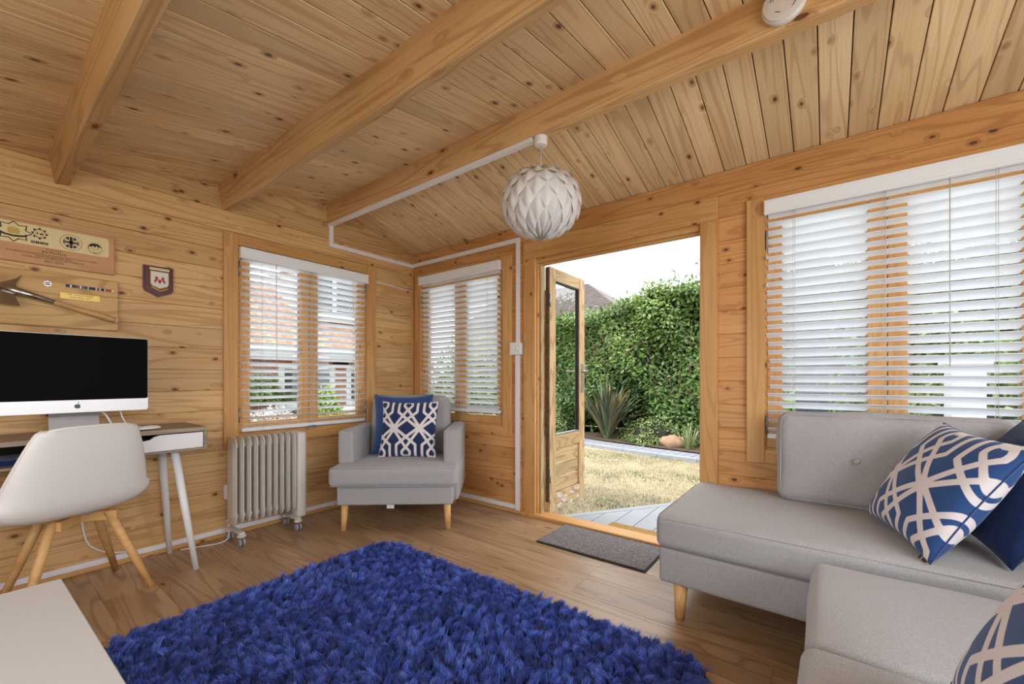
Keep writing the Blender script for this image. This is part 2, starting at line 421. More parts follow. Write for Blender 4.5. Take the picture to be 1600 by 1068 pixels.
# frames round the two unseen openings added for the fill lights
def opening_frame(parent, plane, a0, a1, z0, z1):
    for nm, (p0, p1, q0, q1) in dict(a=(a0-.08, a1+.08, z1, z1+.08), b=(a0-.08, a1+.08, z0-.08, z0), c=(a0-.08, a0, z0, z1), d=(a1, a1+.08, z0, z1)).items():
        if plane[0] == 'y': box('opening_trim', (p0, plane[1]-.02, q0), (p1, plane[1]+.02, q1), TRIM, parent)
        else: box('opening_trim', (plane[1]-.02, p0, q0), (plane[1]+.02, p1, q1), TRIM, parent)
opening_frame(wall_b, ('y', Y0), -.8, 1.8, .7, 1.96); opening_frame(wall_n, ('x', X0), -.4, 2.0, .7, 1.82)
# floor of laminate planks along Y
floor = empty('floor', (0, 0, 0), kind='structure')
x = .398-.2025*9; col = 0
while x < XB:
    x1 = min(x+.2025, XB); xa = max(x, X0)
    if x1 > xa+.01:
        off = {8+8: 0}.get(col, 0); L_ = 1.285
        ph = 1.014 if abs(x-1.8155) < .05 else (1.014+.43*((col*7) % 3+1))
        y = ph-L_*math.ceil((ph-Y0)/L_)
        while y < YA:
            ya, yb = max(y, Y0), min(y+L_, YA)
            if yb-ya > .02: board('plank', yb-ya-.0007, x1-xa-.0007, .012, OAKFLOOR, floor, ((xa+x1)/2, (ya+yb)/2, 0), rz=PI/2, rx=PI/2 if False else 0, chz=.0009)
            y += L_
    x = x1 if x1 > x+.1 else x1+.001; col += 1
for o in floor.children:                               # lay the boards flat: face up
    o.rotation_euler = Matrix(((0, -1, 0), (1, 0, 0), (0, 0, 1))).to_3x3().to_euler()
    M = Matrix(((0, 0, 1), (1, 0, 0), (0, -1, 0)))      # local x->Y, local y(depth)->-Z, local z->X
    o.rotation_euler = M.to_euler()
box('floor_base', (X0-.05, Y0-.05, -.10), (XB+.05, YA+.05, -.0125), DARKSTUFF, floor)
# ceiling boards, both slopes
ceil = empty('ceiling', (0, 0, 0), kind='structure')
aL = math.atan(.1595); aR = math.atan(.249)
pc = .1103; y = -.187-pc*math.floor((-.187-Y0)/pc)-pc
while y < YA:
    ya, yb = max(y, Y0), min(y+pc, YA); w = yb-ya
    if w > .01:
        for side in (0, 1):
            xa, xb = (X0-.05, RX) if side == 0 else (RX, XB+.05)
            za, zb = (2.454-(RX-xa)*.1595, 2.454) if side == 0 else (2.454, 2.454-(xb-RX)*.249)
            d = Vector((xb-xa, 0, zb-za)); L_ = d.length; d.normalize(); up = Vector((-d.z, 0, d.x))
            # local x -> d, local y (depth) -> up, local z -> d x up
            zz = d.cross(up)
            M = Matrix(((d.x, up.x, zz.x), (d.y, up.y, zz.y), (d.z, up.z, zz.z)))
            o = board('board', L_, w-.0042, .019, CEIL, ceil, ((xa+xb)/2, (ya+yb)/2, (za+zb)/2), chz=.002)
            o.rotation_euler = M.to_euler()
    y += pc
prism('roof_deck', [(X0-.25, roof_z(X0-.25)+.022), (RX, 2.454+.022), (XB+.22, roof_z(XB+.22)+.022), (XB+.22, roof_z(XB+.22)+.07), (RX, 2.53), (X0-.25, roof_z(X0-.25)+.07)], Y0-.2, YA+.25, mat('roof_felt', srgb(70, 74, 70), .9), ceil)
# purlins
def beam(xl, wid, ztop, zbot, ang, label):
    e = Vector((math.cos(ang), 0, math.sin(ang))); n = Vector((math.sin(ang), 0, -math.cos(ang)))
    dep = (ztop-zbot)
    P0 = Vector((xl, 0, ztop)); pts = [P0-n*.004, P0+n*dep, P0+n*dep+e*wid, P0+e*wid-n*.004+Vector((0, 0, 0))]
    L_ = YA-Y0; bm = bmesh.new(); c = .0035
    sec = [(pts[0].x, pts[0].z), (pts[1].x-n.x*c, pts[1].z-n.z*c), (pts[1].x+e.x*c, pts[1].z+e.z*c), (pts[2].x-e.x*c, pts[2].z-e.z*c), (pts[2].x-n.x*c, pts[2].z-n.z*c), (pts[3].x, pts[3].z)]
    cx_ = sum(p[0] for p in sec)/6; cz_ = sum(p[1] for p in sec)/6
    V = [bm.verts.new((-L_/2, p[0]-cx_, p[1]-cz_)) for p in sec]+[bm.verts.new((L_/2, p[0]-cx_, p[1]-cz_)) for p in sec]
    bm.faces.new(V[:6]); bm.faces.new(V[6:])
    for i in range(6): bm.faces.new((V[i], V[(i+1) % 6], V[(i+1) % 6+6], V[i+6]))
    # local x -> +Y ; local y -> +X would mirror, so swap through a proper rotation: x->Y, y->-X
    for v in bm.verts: v.co.y = -v.co.y
    o = bm_obj('ceiling_beam', bm, BEAM, None, (cx_, (YA+Y0)/2, cz_), (0, 0, PI/2))
    return tag(o, label, 'beam', 'pine ceiling beams')
beam(.265, .055, 2.214, 2.062, aL, 'pine ceiling beam above the white desk, leftmost of the three')
beam(1.015, .053, 2.334, 2.167, aL, 'middle pine ceiling beam, the one without trunking or lamp')
bm3 = beam(1.765, .066, 2.447, 2.298, 0.0, 'pine ridge beam carrying the trunking, pendant lamp and round alarm')
# fillets along the wall foot
box('baseboard_left', (X0, YA-.02, 0), (XB, YA, .026), TRIM, None, .003)['kind'] = 'structure'
box('baseboard_right', (XB-.03, 1.88, 0), (XB, YA-.02, .022), TRIM, None, .003)['kind'] = 'structure'
box('trim_1', (XB-.02, YA-.016, .03), (XB, YA, 2.235), TRIM, None, .002)['kind'] = 'structure'

# ---------------------------------------------------------------- windows
def bar(name, u0, u1, z0, z1, d0, d1, m, parent, F, bev=.003):
    """F maps (u, depth, z) to world; pieces get local X along their length"""
    horiz = (u1-u0) > (z1-z0); L_, W_ = (u1-u0, z1-z0) if horiz else (z1-z0, u1-u0); T = d1-d0
    bm = bmesh.new(); add_box(bm, (0, 0, 0), (L_, T, W_), bev=min(bev, T*.3, W_*.3))
    o = bm_obj(name, bm, m, parent)
    c = F((u0+u1)/2, (d0+d1)/2, (z0+z1)/2); U = F(1, 0, 0)-F(0, 0, 0); D = F(0, 1, 0)-F(0, 0, 0); Z = Vector((0, 0, 1))
    ax = U if horiz else Z; bz = ax.cross(D)
    M = Matrix((ax, D, bz)).transposed().to_4x4(); M.translation = c; o.matrix_basis = M
    return o
def window(n, u0, F, wallname, hinge_side_labels=True):
    """u0 = left outer edge of the frame along u; depth positive = outwards"""
    r = empty('window_%d' % n, (0, 0, 0), kind='structure')
    o = u0
    for a in ((0, .087), (1.076, 1.163)): bar('frame_board', o+a[0], o+a[1], .59, 2.03, -.02, 0.0, TRIM, r, F)
    bar('frame_board', o+.087, o+1.076, 1.955, 2.03, -.0195, 0.0, TRIM, r, F); bar('frame_board', o+.087, o+1.076, .592, .668, -.0185, 0.0, TRIM, r, F)
    # deep jamb lining
    bar('jamb', o+.06, o+.094, .65, 1.97, 0.001, .07, TRIM, r, F); bar('jamb', o+1.069, o+1.103, .65, 1.97, 0.001, .07, TRIM, r, F)
    bar('jamb', o+.094, o+1.069, 1.948, 1.97, .001, .07, TRIM, r, F); bar('jamb', o+.094, o+1.069, .65, .676, .001, .07, TRIM, r, F)
    for k in (0, 1):
        a, b_ = (o+.0945, o+.5795) if k == 0 else (o+.5815, o+1.0685)
        z0, z1 = .6765, 1.9475; s = .070
        ca = empty('casement', (0, 0, 0)); ca.parent = r
        bar('stile', a, a+s, z0, z1, .006, .05, TRIM, ca, F); bar('stile', b_-s, b_, z0, z1, .006, .05, TRIM, ca, F)
        bar('rail', a+s, b_-s, z1-s, z1, .006, .05, TRIM, ca, F); bar('rail', a+s, b_-s, z0, z0+s, .006, .05, TRIM, ca, F)
        bar('pane', a+s-.004, b_-s+.004, z0+s-.004, z1-s+.004, .026, .030, GLASS, ca, F, bev=.0)
        g = .008                                      # grey sealing strips round the glass
        for q in ((a+s, a+s+g, z0+s, z1-s), (b_-s-g, b_-s, z0+s, z1-s)): bar('gasket', *q, .02, .0255, RADG, ca, F, bev=.0005)
        hu = a-.004 if k == 0 else b_-.006
        for hz in (.80, 1.80):
            bar('hinge', hu, hu+.011, hz-.04, hz+.04, -.006, .012, GREYMETAL, ca, F, bev=.002)
            c = F(hu+.005, -.009, hz); tube('hinge_pin', [c-Vector((0, 0, .05)), c+Vector((0, 0, .05))], .0045, GREYMETAL, ca)
    # espagnolette handle at the foot
    h = empty('window_handle', (0, 0, 0)); h.parent = r
    bar('handle_plate', o+.555, o+.62, .672, .692, -.026, -.018, GREYMETAL, h, F)
    c0 = F(o+.60, -.03, .682); c1 = F(o+.60, -.05, .682); c2 = F(o+.575, -.055, .676); c3 = F(o+.535, -.052, .665)
    tube('lever', [F(o+.60, -.016, .682), c0, c1, c2, c3], [.007, .007, .008, .007, .006], GREYMETAL, h)
    return r
FA = lambda u, d, z: Vector((u, YA+d, z))
FB = lambda u, d, z: Vector((XB+d, u, z))
def handed(F):
    return F
window(1, winA, FA, 'left'); window(2, winB2, FB, 'right'); window(3, winB3, FB, 'right')

# ---------------------------------------------------------------- venetian blinds
def blind(u0, u1, ztop, zbot, tilt, F, label, nd, flip=False, pitch=.0462):
    """slats of a wooden venetian blind; depth nd is the distance of the blind centre from the wall"""
    r = empty('venetian_blind', F((u0+u1)/2, -nd, zbot), label=label, cat='blind', group='white venetian blinds')
    base = r.location.copy(); W_ = u1-u0; U = F(1, 0, 0)-F(0, 0, 0); D = F(0, 1, 0)-F(0, 0, 0)
    rz = math.atan2(U.y, U.x)
    def loc(u, d, z): return F(u, d, z)-base
    def place(o, u, d, z):
        o.location = loc(u, d, z); o.rotation_euler = (0, 0, rz); return o
    s = 1 if D.dot(Vector((-math.sin(rz), math.cos(rz), 0))) > 0 else -1      # local +y outwards?
    # slat
    n = 5; w = .055; V = []; Fc = []
    for x in (-W_/2+.004, W_/2-.004):
        for k in range(n+1):
            t = k/n-.5; y = t*w; z = .0022*(1-4*t*t)
            V.append((x, y*math.cos(tilt)-z*math.sin(tilt)*0, z+y*-math.sin(tilt)*s))
        for k in range(n, -1, -1):
            t = k/n-.5; y = t*w; z = .0022*(1-4*t*t)-.0026
            V.append((x, y*math.cos(tilt), z+y*-math.sin(tilt)*s))
    m = 2*(n+1)
    Fc = [tuple(range(m-1, -1, -1)), tuple(range(m, 2*m))]+[(i, (i+1) % m, (i+1) % m+m, i+m) for i in range(m)]
    me = mesh('slat', V, Fc, SLAT); rr = random.Random(int(u0*1000))
    nsl = round((ztop-.085-(zbot+.038))/pitch); pitch = (ztop-.085-(zbot+.038))/nsl; z = ztop-.085; zb = zbot+.034; first = True; k = 0; jit = 0
    while z > zb:
        if rr.random() < .3: jit = rr.uniform(-.009, .009)
        o = obj('slat', me, r); place(o, (u0+u1)/2+jit, 0, z); o.rotation_euler = (rr.uniform(-.03, .03), rr.uniform(-.0015, .0015), rz); z -= pitch; k += 1
    # valance, box-shaped headrail with returns
    def bx(nm, uu0, uu1, d0, d1, z0, z1, m_=SLAT, bev=.003):
        bm = bmesh.new(); add_box(bm, (0, 0, 0), (uu1-uu0, d1-d0, z1-z0), bev=min(bev, (d1-d0)*.3)); o = bm_obj(nm, bm, m_, r); place(o, (uu0+uu1)/2, (d0+d1)/2, (z0+z1)/2); return o
    e = .012
    bx('valance', u0-e, u1+e, -.047, -.037, ztop-.078, ztop)
    bx('valance_lip', u0-e, u1+e, -.052, -.046, ztop-.014, ztop-.002); bx('valance_lip', u0-e, u1+e, -.052, -.046, ztop-.076, ztop-.062)
    bx('valance_return', u0-e, u0-e+.009, -.037, .03, ztop-.076, ztop-.001); bx('valance_return', u1+e-.009, u1+e, -.037, .03, ztop-.076, ztop-.001)
    bx('headrail', u0+.004, u1-.004, -.028, .028, ztop-.058, ztop-.006, GREYMETAL)
    bx('bottom_rail', u0+.002, u1-.002, -.026, .026, zbot-.008, zbot+.02, SLAT, .006)
    for fr in (.13, .5, .87):
        for dd in (-.024, .024):
            p = [loc(u0+W_*fr, dd, ztop-.06), loc(u0+W_*fr, dd, zbot+.01)]
            tube('ladder_cord', p, .0009, CORD, r, seg=5)
        tube('lift_cord', [loc(u0+W_*fr+.008, -.027, ztop-.06), loc(u0+W_*fr+.008, -.027, zbot+.01)], .0008, CORD, r, seg=5)
    return r, loc
b1, l1 = blind(1.147, 2.106, 1.944, .69, math.radians(22), FA, 'white venetian blind on the left wall above the grey oil radiator', .07)
b2, l2 = blind(2.108, 3.060, 2.0, .772, math.radians(36), FB, 'white venetian blind behind the armchair, between room corner and garden door', .075)
b3, l3 = blind(-.69, .262, 2.0, .735, math.radians(35), FB, 'large white venetian blind behind the corner sofa, right edge cut off', .072)
# wands and pull cords with acorns
def acorn(parent, p, rad=.006):
    V, F = lathe_data([(rad*.4, .012), (rad, .004), (rad, -.006), (rad*.6, -.014)], 10); return obj('cord_acorn', mesh('cord_acorn', V, F, CORD, True), parent, p)
acorn(b1, l1(2.09, -.03, .735)); acorn(b3, l3(.262, -.03, 1.55)); acorn(b3, l3(.262, -.03, 1.70)); acorn(b2, l2(2.12, -.03, .80))
tube('pull_cord', [l1(2.09, -.03, 1.88), l1(2.09, -.03, .735)], .0008, CORD, b1, seg=5)
tube('pull_cord', [l3(.262, -.03, 1.92), l3(.262, -.03, 1.55)], .0008, CORD, b3, seg=5)
tube('tilt_wand', [l1(1.36, -.052, 1.87), l1(1.362, -.055, 1.1)], .002, CORD, b1, seg=6)
tube('tilt_wand', [l3(-.42, -.052, 1.92), l3(-.42, -.055, 1.1)], .002, CORD, b3, seg=6)

# ---------------------------------------------------------------- garden door: casing and open leaf
dr = empty('door_1', (0, 0, 0), kind='structure')
bar('casing', 1.765, 1.872, 0, 1.958, -.022, 0, TRIM, dr, FB); bar('casing', .505, .60, 0, 1.958, -.022, 0, TRIM, dr, FB)
bar('casing', .505, 1.872, 1.958, 2.098, -.022, 0, TRIM, dr, FB)
bar('jamb', 1.752, 1.80, -.02, 1.95, -.002, .10, TRIM, dr, FB); bar('jamb', .565, .606, -.02, 1.95, -.002, .10, TRIM, dr, FB); bar('jamb', .606, 1.752, 1.925, 1.95, -.002, .10, TRIM, dr, FB)
bar('door_stop', 1.735, 1.752, 0.0, 1.925, .02, .06, WEATH, dr, FB); bar('door_stop', .606, 1.735, 1.91, 1.925, .02, .06, TRIM, dr, FB)
bar('threshold', .50, 1.90, -.02, .026, -.035, .09, TRIM, dr, FB)
leaf = empty('door_leaf', (0, 0, 0)); leaf.parent = dr
FL = lambda u, d, z: Vector((2.722+u, 1.70+d, z))      # open leaf: u runs outwards, depth away from the camera
bar('hinge_stile', .0, .088, .017, 1.912, 0, .044, WEATH, leaf, FL); bar('lock_stile', .475, .57, .017, 1.912, 0, .044, WEATH, leaf, FL)
bar('top_rail', .088, .475, 1.815, 1.912, .001, .043, WEATH, leaf, FL)
bar('middle_rail', .088, .475, .50, .60, .001, .043, WEATH, leaf, FL); bar('bottom_rail', .088, .475, .017, .15, .001, .043, WEATH, leaf, FL)
for i in range(3): bar('panel_board', .088, .475, .153+i*.1155, .153+(i+1)*.1155-.008, .014, .030, WEATH, leaf, FL, .006)
bar('pane', .085, .478, .597, 1.818, .020, .024, GLASS, leaf, FL, 0)
for q in ((.088, .098, .60, 1.815), (.465, .475, .60, 1.815)): bar('glazing_bead', *q, .006, .036, RUBBER, leaf, FL, .001)
bar('glazing_bead', .098, .465, .60, .612, .004, .036, GREYMETAL, leaf, FL, .001); bar('glazing_bead', .098, .465, 1.805, 1.815, .006, .036, RUBBER, leaf, FL, .001)
# rotten strip hanging off the hinge edge, and worn patches at the foot
bar('weather_strip', -.006, .0, .10, 1.90, .006, .040, WEATHD, leaf, FL, .001)
rv = random.Random(3)
bm = bmesh.new()
for i in range(16):
    cxp, cz = rv.uniform(.1, .46), rv.uniform(.03, .135); r0 = rv.uniform(.015, .032); vs = []
    for k in range(8): a = 2*PI*k/8; rr_ = r0*rv.uniform(.5, 1.1); vs.append(bm.verts.new((2.722+cxp+rr_*math.cos(a)*1.5, 1.6995-rv.uniform(0, .0008), cz+rr_*math.sin(a)*.7)))
    bm.faces.new(vs)
pe = bm_obj('peeling_patch', bm, mat('peeled_paint', srgb(196, 190, 176), .8, noise=(60, .5, 3)), leaf); pe['kind'] = 'stuff'
hd = empty('door_handle', (0, 0, 0)); hd.parent = leaf
bar('handle_plate', .505, .535, .93, 1.18, -.008, 0, GREYMETAL, hd, FL)
tube('lever', [FL(.52, -.008, 1.11), FL(.52, -.045, 1.11), FL(.515, -.055, 1.112), FL(.47, -.058, 1.115), FL(.415, -.055, 1.112)], [.009, .009, .009, .008, .006], GREYMETAL, hd)
tube('lever', [FL(.52, .052, 1.11), FL(.52, .09, 1.11), FL(.47, .10, 1.112), FL(.415, .10, 1.112)], [.009, .009, .008, .006], GREYMETAL, hd)
for hz in (.3, 1.65):
    tube('hinge', [FL(-.008, -.006, hz-.05), FL(-.008, -.006, hz+.05)], .008, GREYMETAL, leaf)

# ---------------------------------------------------------------- white cable trunking, switch, sockets, alarm, pendant
t = empty('cable_trunking', (1.79, YA, 2.1), label='white plastic cable trunking from ridge beam round the corner to the light switch', cat='trunking')
def tr(pts, w, th, nrm): 
    o = strip('trunking_run', pts, w, th, nrm, TRUNK, None); o.parent = t; o.matrix_parent_inverse = Matrix.Translation(-t.location); return o
tr([(1.795, 1.24, 2.298), (1.795, YA-.002, 2.298)], .036, .02, (0, 0, -1))
tr([(1.797, YA, 2.292), (1.797, YA, 2.128), (XB-.02, YA, 2.128)], .034, .018, (0, -1, 0))
tr([(XB, YA-.012, 2.132), (XB, 1.932, 2.132), (XB, 1.932, 1.325)], .034, .018, (-1, 0, 0))
tr([(XB, 1.934, 1.235), (XB, 1.934, .035)], .038, .022, (-1, 0, 0))
t2 = empty('skirting_trunking', (2.0, YA, .04), label='white plastic trunking along the wall foot, from desk to garden door', cat='trunking')
for pts, w, th, nr in (([(X0, YA, .042), (XB, YA, .042)], .03, .016, (0, -1, 0)), ([(XB, YA-.01, .042), (XB, 1.936, .042)], .034, .017, (-1, 0, 0))):
    o = strip('trunking_run', pts, w, th, nr, TRUNK); o.parent = t2; o.matrix_parent_inverse = Matrix.Translation(-t2.location)
o = box('trunking_joint', (1.795, YA-.02, .022), (1.83, YA, .062), TRUNK, None); o.parent = t2; o.matrix_parent_inverse = Matrix.Translation(-t2.location)
pp = tube('wire_conduit', [(2.215, YA-.008, 1.908), (2.5, YA-.009, 1.894), (XB-.004, YA-.012, 1.888)], .0055, TRUNK); tag(pp, 'thin white cable pinned to the wall between the two corner blinds', 'cable')
def rel(o, root):
    o.parent = root; o.matrix_parent_inverse = Matrix.Translation(-root.location); return o
sw = empty('light_switch', (XB, 1.93, 1.28), label='white double light switch box on the trunking beside the garden door', cat='switch')
rel(box('back_box', (XB-.042, 1.885, 1.235), (XB, 1.985, 1.328), PLASTIC, None, .004), sw); rel(box('face_plate', (XB-.049, 1.883, 1.233), (XB-.042, 1.987, 1.33), PLASTIC, None, .003), sw)
for yy in (1.918, 1.952): rel(box('rocker', (XB-.054, yy-.011, 1.268), (XB-.048, yy+.011, 1.296), PLASTIC, None, .002), sw)
so = empty('wall_socket', (1.10, YA, .32), label='white surface socket on the left wall behind the radiator edge', cat='socket')
rel(box('back_box', (1.045, YA-.035, .255), (1.19, YA, .345), PLASTIC, None, .004), so); rel(box('face_plate', (1.042, YA-.043, .252), (1.193, YA-.035, .348), PLASTIC, None, .003), so)
rel(box('plug', (1.06, YA-.085, .275), (1.11, YA-.043, .325), PLASTIC, None, .006), so)
# smoke alarm on the side of the ridge beam
al = empty('smoke_alarm', (1.765, .125, 2.372), label='round white alarm disc on the side of the ridge beam', cat='alarm')
rot = (0, -PI/2, 0)
lathe('alarm_base', [(.066, 0), (.068, .006), (.068, .018), (.065, .022)], IVORY, al, (0, 0, 0), rot, 40)
lathe('alarm_cover', [(.064, .022), (.062, .027), (.046, .030), (.0, .031)], IVORY, al, (0, 0, 0), rot, 40)
for a, r0, w in ((.6, .042, .022), (.6, .034, .02), (2.6, .04, .018), (3.8, .040, .016), (5.2, .036, .018)):
    p = [(-.0295, r0*math.cos(a+q), r0*math.sin(a+q)) for q in np.linspace(-w*14, w*14, 6)]
    tube('vent_slot', p, .0016, DARKSTUFF, al, seg=5)
lathe('test_button', [(.007, .029), (.007, .033), (.005, .034)], DARKSTUFF, al, (0, -.005, .018), rot, 14)
# pendant lamp
LX, LY = 1.812, 1.187
pl = empty('pendant_lamp', (LX, LY, 2.298), label='white pendant lamp with a globe shade of folded diamond petals', cat='lamp')
lathe('ceiling_rose', [(.034, -.0), (.0345, -.004), (.034, -.036), (.030, -.043), (.012, -.046)], PLASTIC, pl, seg=36)
tube('flex', [(0, 0, -.044), (0, 0, -.24)], .0028, CORD, pl)
lathe('lamp_holder', [(.012, -.235), (.019, -.24), (.019, -.285), (.014, -.30)], PLASTIC, pl, seg=20)
lathe('bulb', [(.012, -.30), (.02, -.315), (.03, -.35), (.028, -.375), (.012, -.392)], mat('frosted_bulb', srgb(240, 240, 236), .3), pl, seg=20, smooth=True)
SC = Vector((0, 0, -.342)); RA, RZ = .193, .165
lathe('shade_collar', [(.021, -.238), (.046, -.232), (.048, -.236), (.022, -.243)], LAMP, pl, seg=24)
V, F = lathe_data([(RA*.90*math.sin(a), RZ*.90*math.cos(a)) for a in np.linspace(.35, PI-.02, 20)], 32, SC); obj('filler_shell', mesh('filler_shell', V, F[:-2], LAMP, True), pl)  # added inner shell, keeps the gaps between petals from going dark
NC = 13; rowsn = 8
th0, th1 = math.radians(18), math.radians(164)
for j in range(rowsn):
    t0 = th0+(th1-th0)*(j+.5)/rowsn; dt = (th1-th0)/rowsn*1.12; dp = PI/NC*1.06
    n = 6; V = []; F = []
    for a in range(n+1):
        for b_ in range(n+1):
            # diamond coordinates: s along theta, q along phi
            u, v = a/n*2-1, b_/n*2-1; s_, q_ = (u+v)/2, (u-v)/2
            tt = min(t0+s_*dt, PI-.04); ph = q_*dp
            w_ = (1-u*u)*(1-v*v); lift = .011*(1-min(1.0, abs(q_)*2.2)) + .010*s_ + .004*w_
            R_ = 1.0; ax = (RA+lift)*math.sin(tt); 
            V.append((ax*math.cos(ph), ax*math.sin(ph), (RZ+lift)*math.cos(tt)+SC.z))
    for a in range(n):
        for b_ in range(n): i = a*(n+1)+b_; F.append((i, i+1, i+n+2, i+n+1))
    me = mesh('petal', V, F, LAMP, True)
    for k in range(NC):
        obj('petal', me, pl, (0, 0, 0), (0, 0, 2*PI*(k+.5*(j % 2))/NC))

# ---------------------------------------------------------------- plaques on the left wall
def onwall(nm, x0, x1, z0, z1, d0, d1, m, root, bev=.002):
    o = bar(nm, x0, x1, z0, z1, d0, d1, m, None, FA, bev); M = o.matrix_basis.copy(); o.parent = root; o.matrix_basis = Matrix.Translation(-root.location) @ M; return o
TR = (PI/2, 0, 0)
def wtext(nm, s, x, z, size, root, m=INK, d=-.0, sx=1): return text(nm, s, size, m, root, Vector((x, YA+d, z))-root.location, TR, sx=sx)
def poly_plate(nm, pts, x, z, d0, d1, m, root):
    return prism(nm, pts, 0, d1-d0, m, root, Vector((x, YA+d0, z))-root.location)
def star(n, r0, r1, sx=1, ph=0): return [((r0 if i % 2 == 0 else r1)*math.sin(PI*i/n+ph)*sx, (r0 if i % 2 == 0 else r1)*math.cos(PI*i/n+ph)) for i in range(2*n)]
def disc(r, sx=1, n=24): return [(r*sx*math.sin(2*PI*i/n), r*math.cos(2*PI*i/n)) for i in range(n)]
q = empty('award_plaque', (.30, YA, 1.73), label='upper wooden award plaque with brass emblem strip and dates', cat='plaque')
onwall('backboard', -.10, .515, 1.628, 1.838, -.022, 0, CHERRY, q, .004)
bp_ = poly_plate('brass_plate', [(-.29, -.052), (.255, -.052), (.265, -.042), (.265, .042), (.255, .052), (-.29, .052)], .225, 1.770, -.0245, -.022, BRASSPLATE, q)
D2 = -.0252
ex = dict(a=.150, b=.235, c=.345, d=.435)
# emblem one: eight-point star with waves and scroll
poly_plate('star_emblem', star(8, .052, .037, 1.2), ex['a'], 1.772, D2, -.0245, INK, q); poly_plate('star_field', star(8, .0465, .0325, 1.2), ex['a'], 1.772, D2-.0004, D2, BRASSPLATE, q)
poly_plate('emblem_disc', disc(.0215), ex['a'], 1.775, D2-.0008, D2-.0004, BRASS, q)
for k in range(3):
    zz = 1.785-k*.009; pts = [(ex['a']-.018+.036*i/12, YA+D2-.001, zz+.0022*math.sin(i*1.9)) for i in range(13)]
    o = tube('wave_line', pts, .0011, INK, None, 5); rel(o, q)
poly_plate('scroll', [(-.044, .003), (-.03, -.005), (0, -.009), (.03, -.005), (.044, .003), (.044, -.007), (.03, -.014), (0, -.018), (-.03, -.014), (-.044, -.007)], ex['a'], 1.764, D2-.0008, D2-.0004, INK, q)
# emblem two: pointed badge, crowned, NILO blocks below
poly_plate('star_emblem', star(8, .031, .021), ex['b'], 1.783, D2, -.0245, INK, q); poly_plate('emblem_disc', disc(.0195, 1.05), ex['b'], 1.783, D2-.0005, D2, BRASSPLATE, q)
poly_plate('emblem_ring', disc(.0155, 1.05), ex['b'], 1.783, D2-.0008, D2-.0005, INK, q); poly_plate('emblem_disc', disc(.0145, 1.05), ex['b'], 1.783, D2-.0011, D2-.0008, BRASSPLATE, q)
poly_plate('crown_mark', [(-.001, -.006), (.009, -.006), (.011, .004), (.007, .000), (.004, .006), (.001, .000), (-.003, .004)], ex['b']+.002, 1.783, D2-.0014, D2-.0011, INK, q)
poly_plate('figure_mark', [(-.010, -.006), (-.006, -.006), (-.005, .001), (-.007, .007), (-.010, .006)], ex['b'], 1.783, D2-.0014, D2-.0011, INK, q)
for i, ch in enumerate('NILO'):
    xx = ex['b']-.0225+i*.015
    poly_plate('letter_block', [(-.0065, -.0062), (.0065, -.0062), (.0065, .0062), (-.0065, .0062)], xx, 1.737, D2, -.0245, INK, q)
    wtext('letter', ch, xx, 1.737, .011, q, BRASSPLATE, D2-.0006)
# emblem three: round union flag badge
x3 = ex['c']; z3 = 1.766
poly_plate('emblem_ring', disc(.041), x3, z3, D2, -.0245, INK, q); poly_plate('emblem_disc', disc(.0395), x3, z3, D2-.0004, D2, BRASSPLATE, q); poly_plate('flag_field', disc(.030), x3, z3, D2-.0008, D2-.0004, NAVY, q)
def barpoly(L_, w, an): c_, s_ = math.cos(an), math.sin(an); return [(x*c_-z*s_, x*s_+z*c_) for x, z in ((-L_, -w), (L_, -w), (L_, w), (-L_, w))]
for an in (.6, -.6): poly_plate('saltire', barpoly(.0295, .0035, an), x3, z3, D2-.0012, D2-.0008, BRASSPLATE, q)
for an in (0, PI/2): poly_plate('cross_border', barpoly(.0297, .008, an), x3, z3, D2-.0016, D2-.0012, BRASSPLATE, q)
for an in (0, PI/2): poly_plate('cross', barpoly(.0297, .005, an), x3, z3, D2-.002, D2-.0016, INK if an else WEATHD, q)
# emblem four: oval landscape seal
x4 = ex['d']; z4 = 1.757
poly_plate('emblem_ring', disc(.036), x4, z4, D2, -.0245, BRASS, q); poly_plate('emblem_disc', disc(.035), x4, z4, D2-.0003, D2, BRASSPLATE, q); poly_plate('emblem_ring', disc(.028), x4, z4, D2-.0007, D2-.0003, INK, q)
poly_plate('hill_shape', [(-.024, -.012), (-.012, -.023), (.012, -.023), (.025, -.01), (.026, .004), (.018, .013), (.013, .005), (.006, .016), (0, .004), (-.008, .014), (-.014, .004), (-.022, .009), (-.025, 0)], x4, z4, D2-.0011, D2-.0007, BRASSPLATE, q)
for (a, b_) in ((-.012, -.006), (.002, -.012), (.010, -.002)):
    rel(tube('engraved_line', [(x4+a-.008, YA+D2-.0012, z4+b_), (x4+a, YA+D2-.0012, z4+b_+.006), (x4+a+.009, YA+D2-.0012, z4+b_-.002)], .0008, INK, None, 5), q)
for s_, x, z, sz in (('Presented to', .285, 1.710, .011), ('Jim Morford', .285, 1.6955, .017), ('In recognition of dedicated service to the Operational Response to London Fire Brigade', .285, 1.6815, .0088), ('National Inter-agency Liaison Officer', .285, 1.672, .0088), ('Founding member of the National Inter-agency Liaison Team', .285, 1.6625, .0088), ('2011-2022', .285, 1.648, .016)):
    wtext('inscription', s_, x, z, sz, q, INK, -.0224)
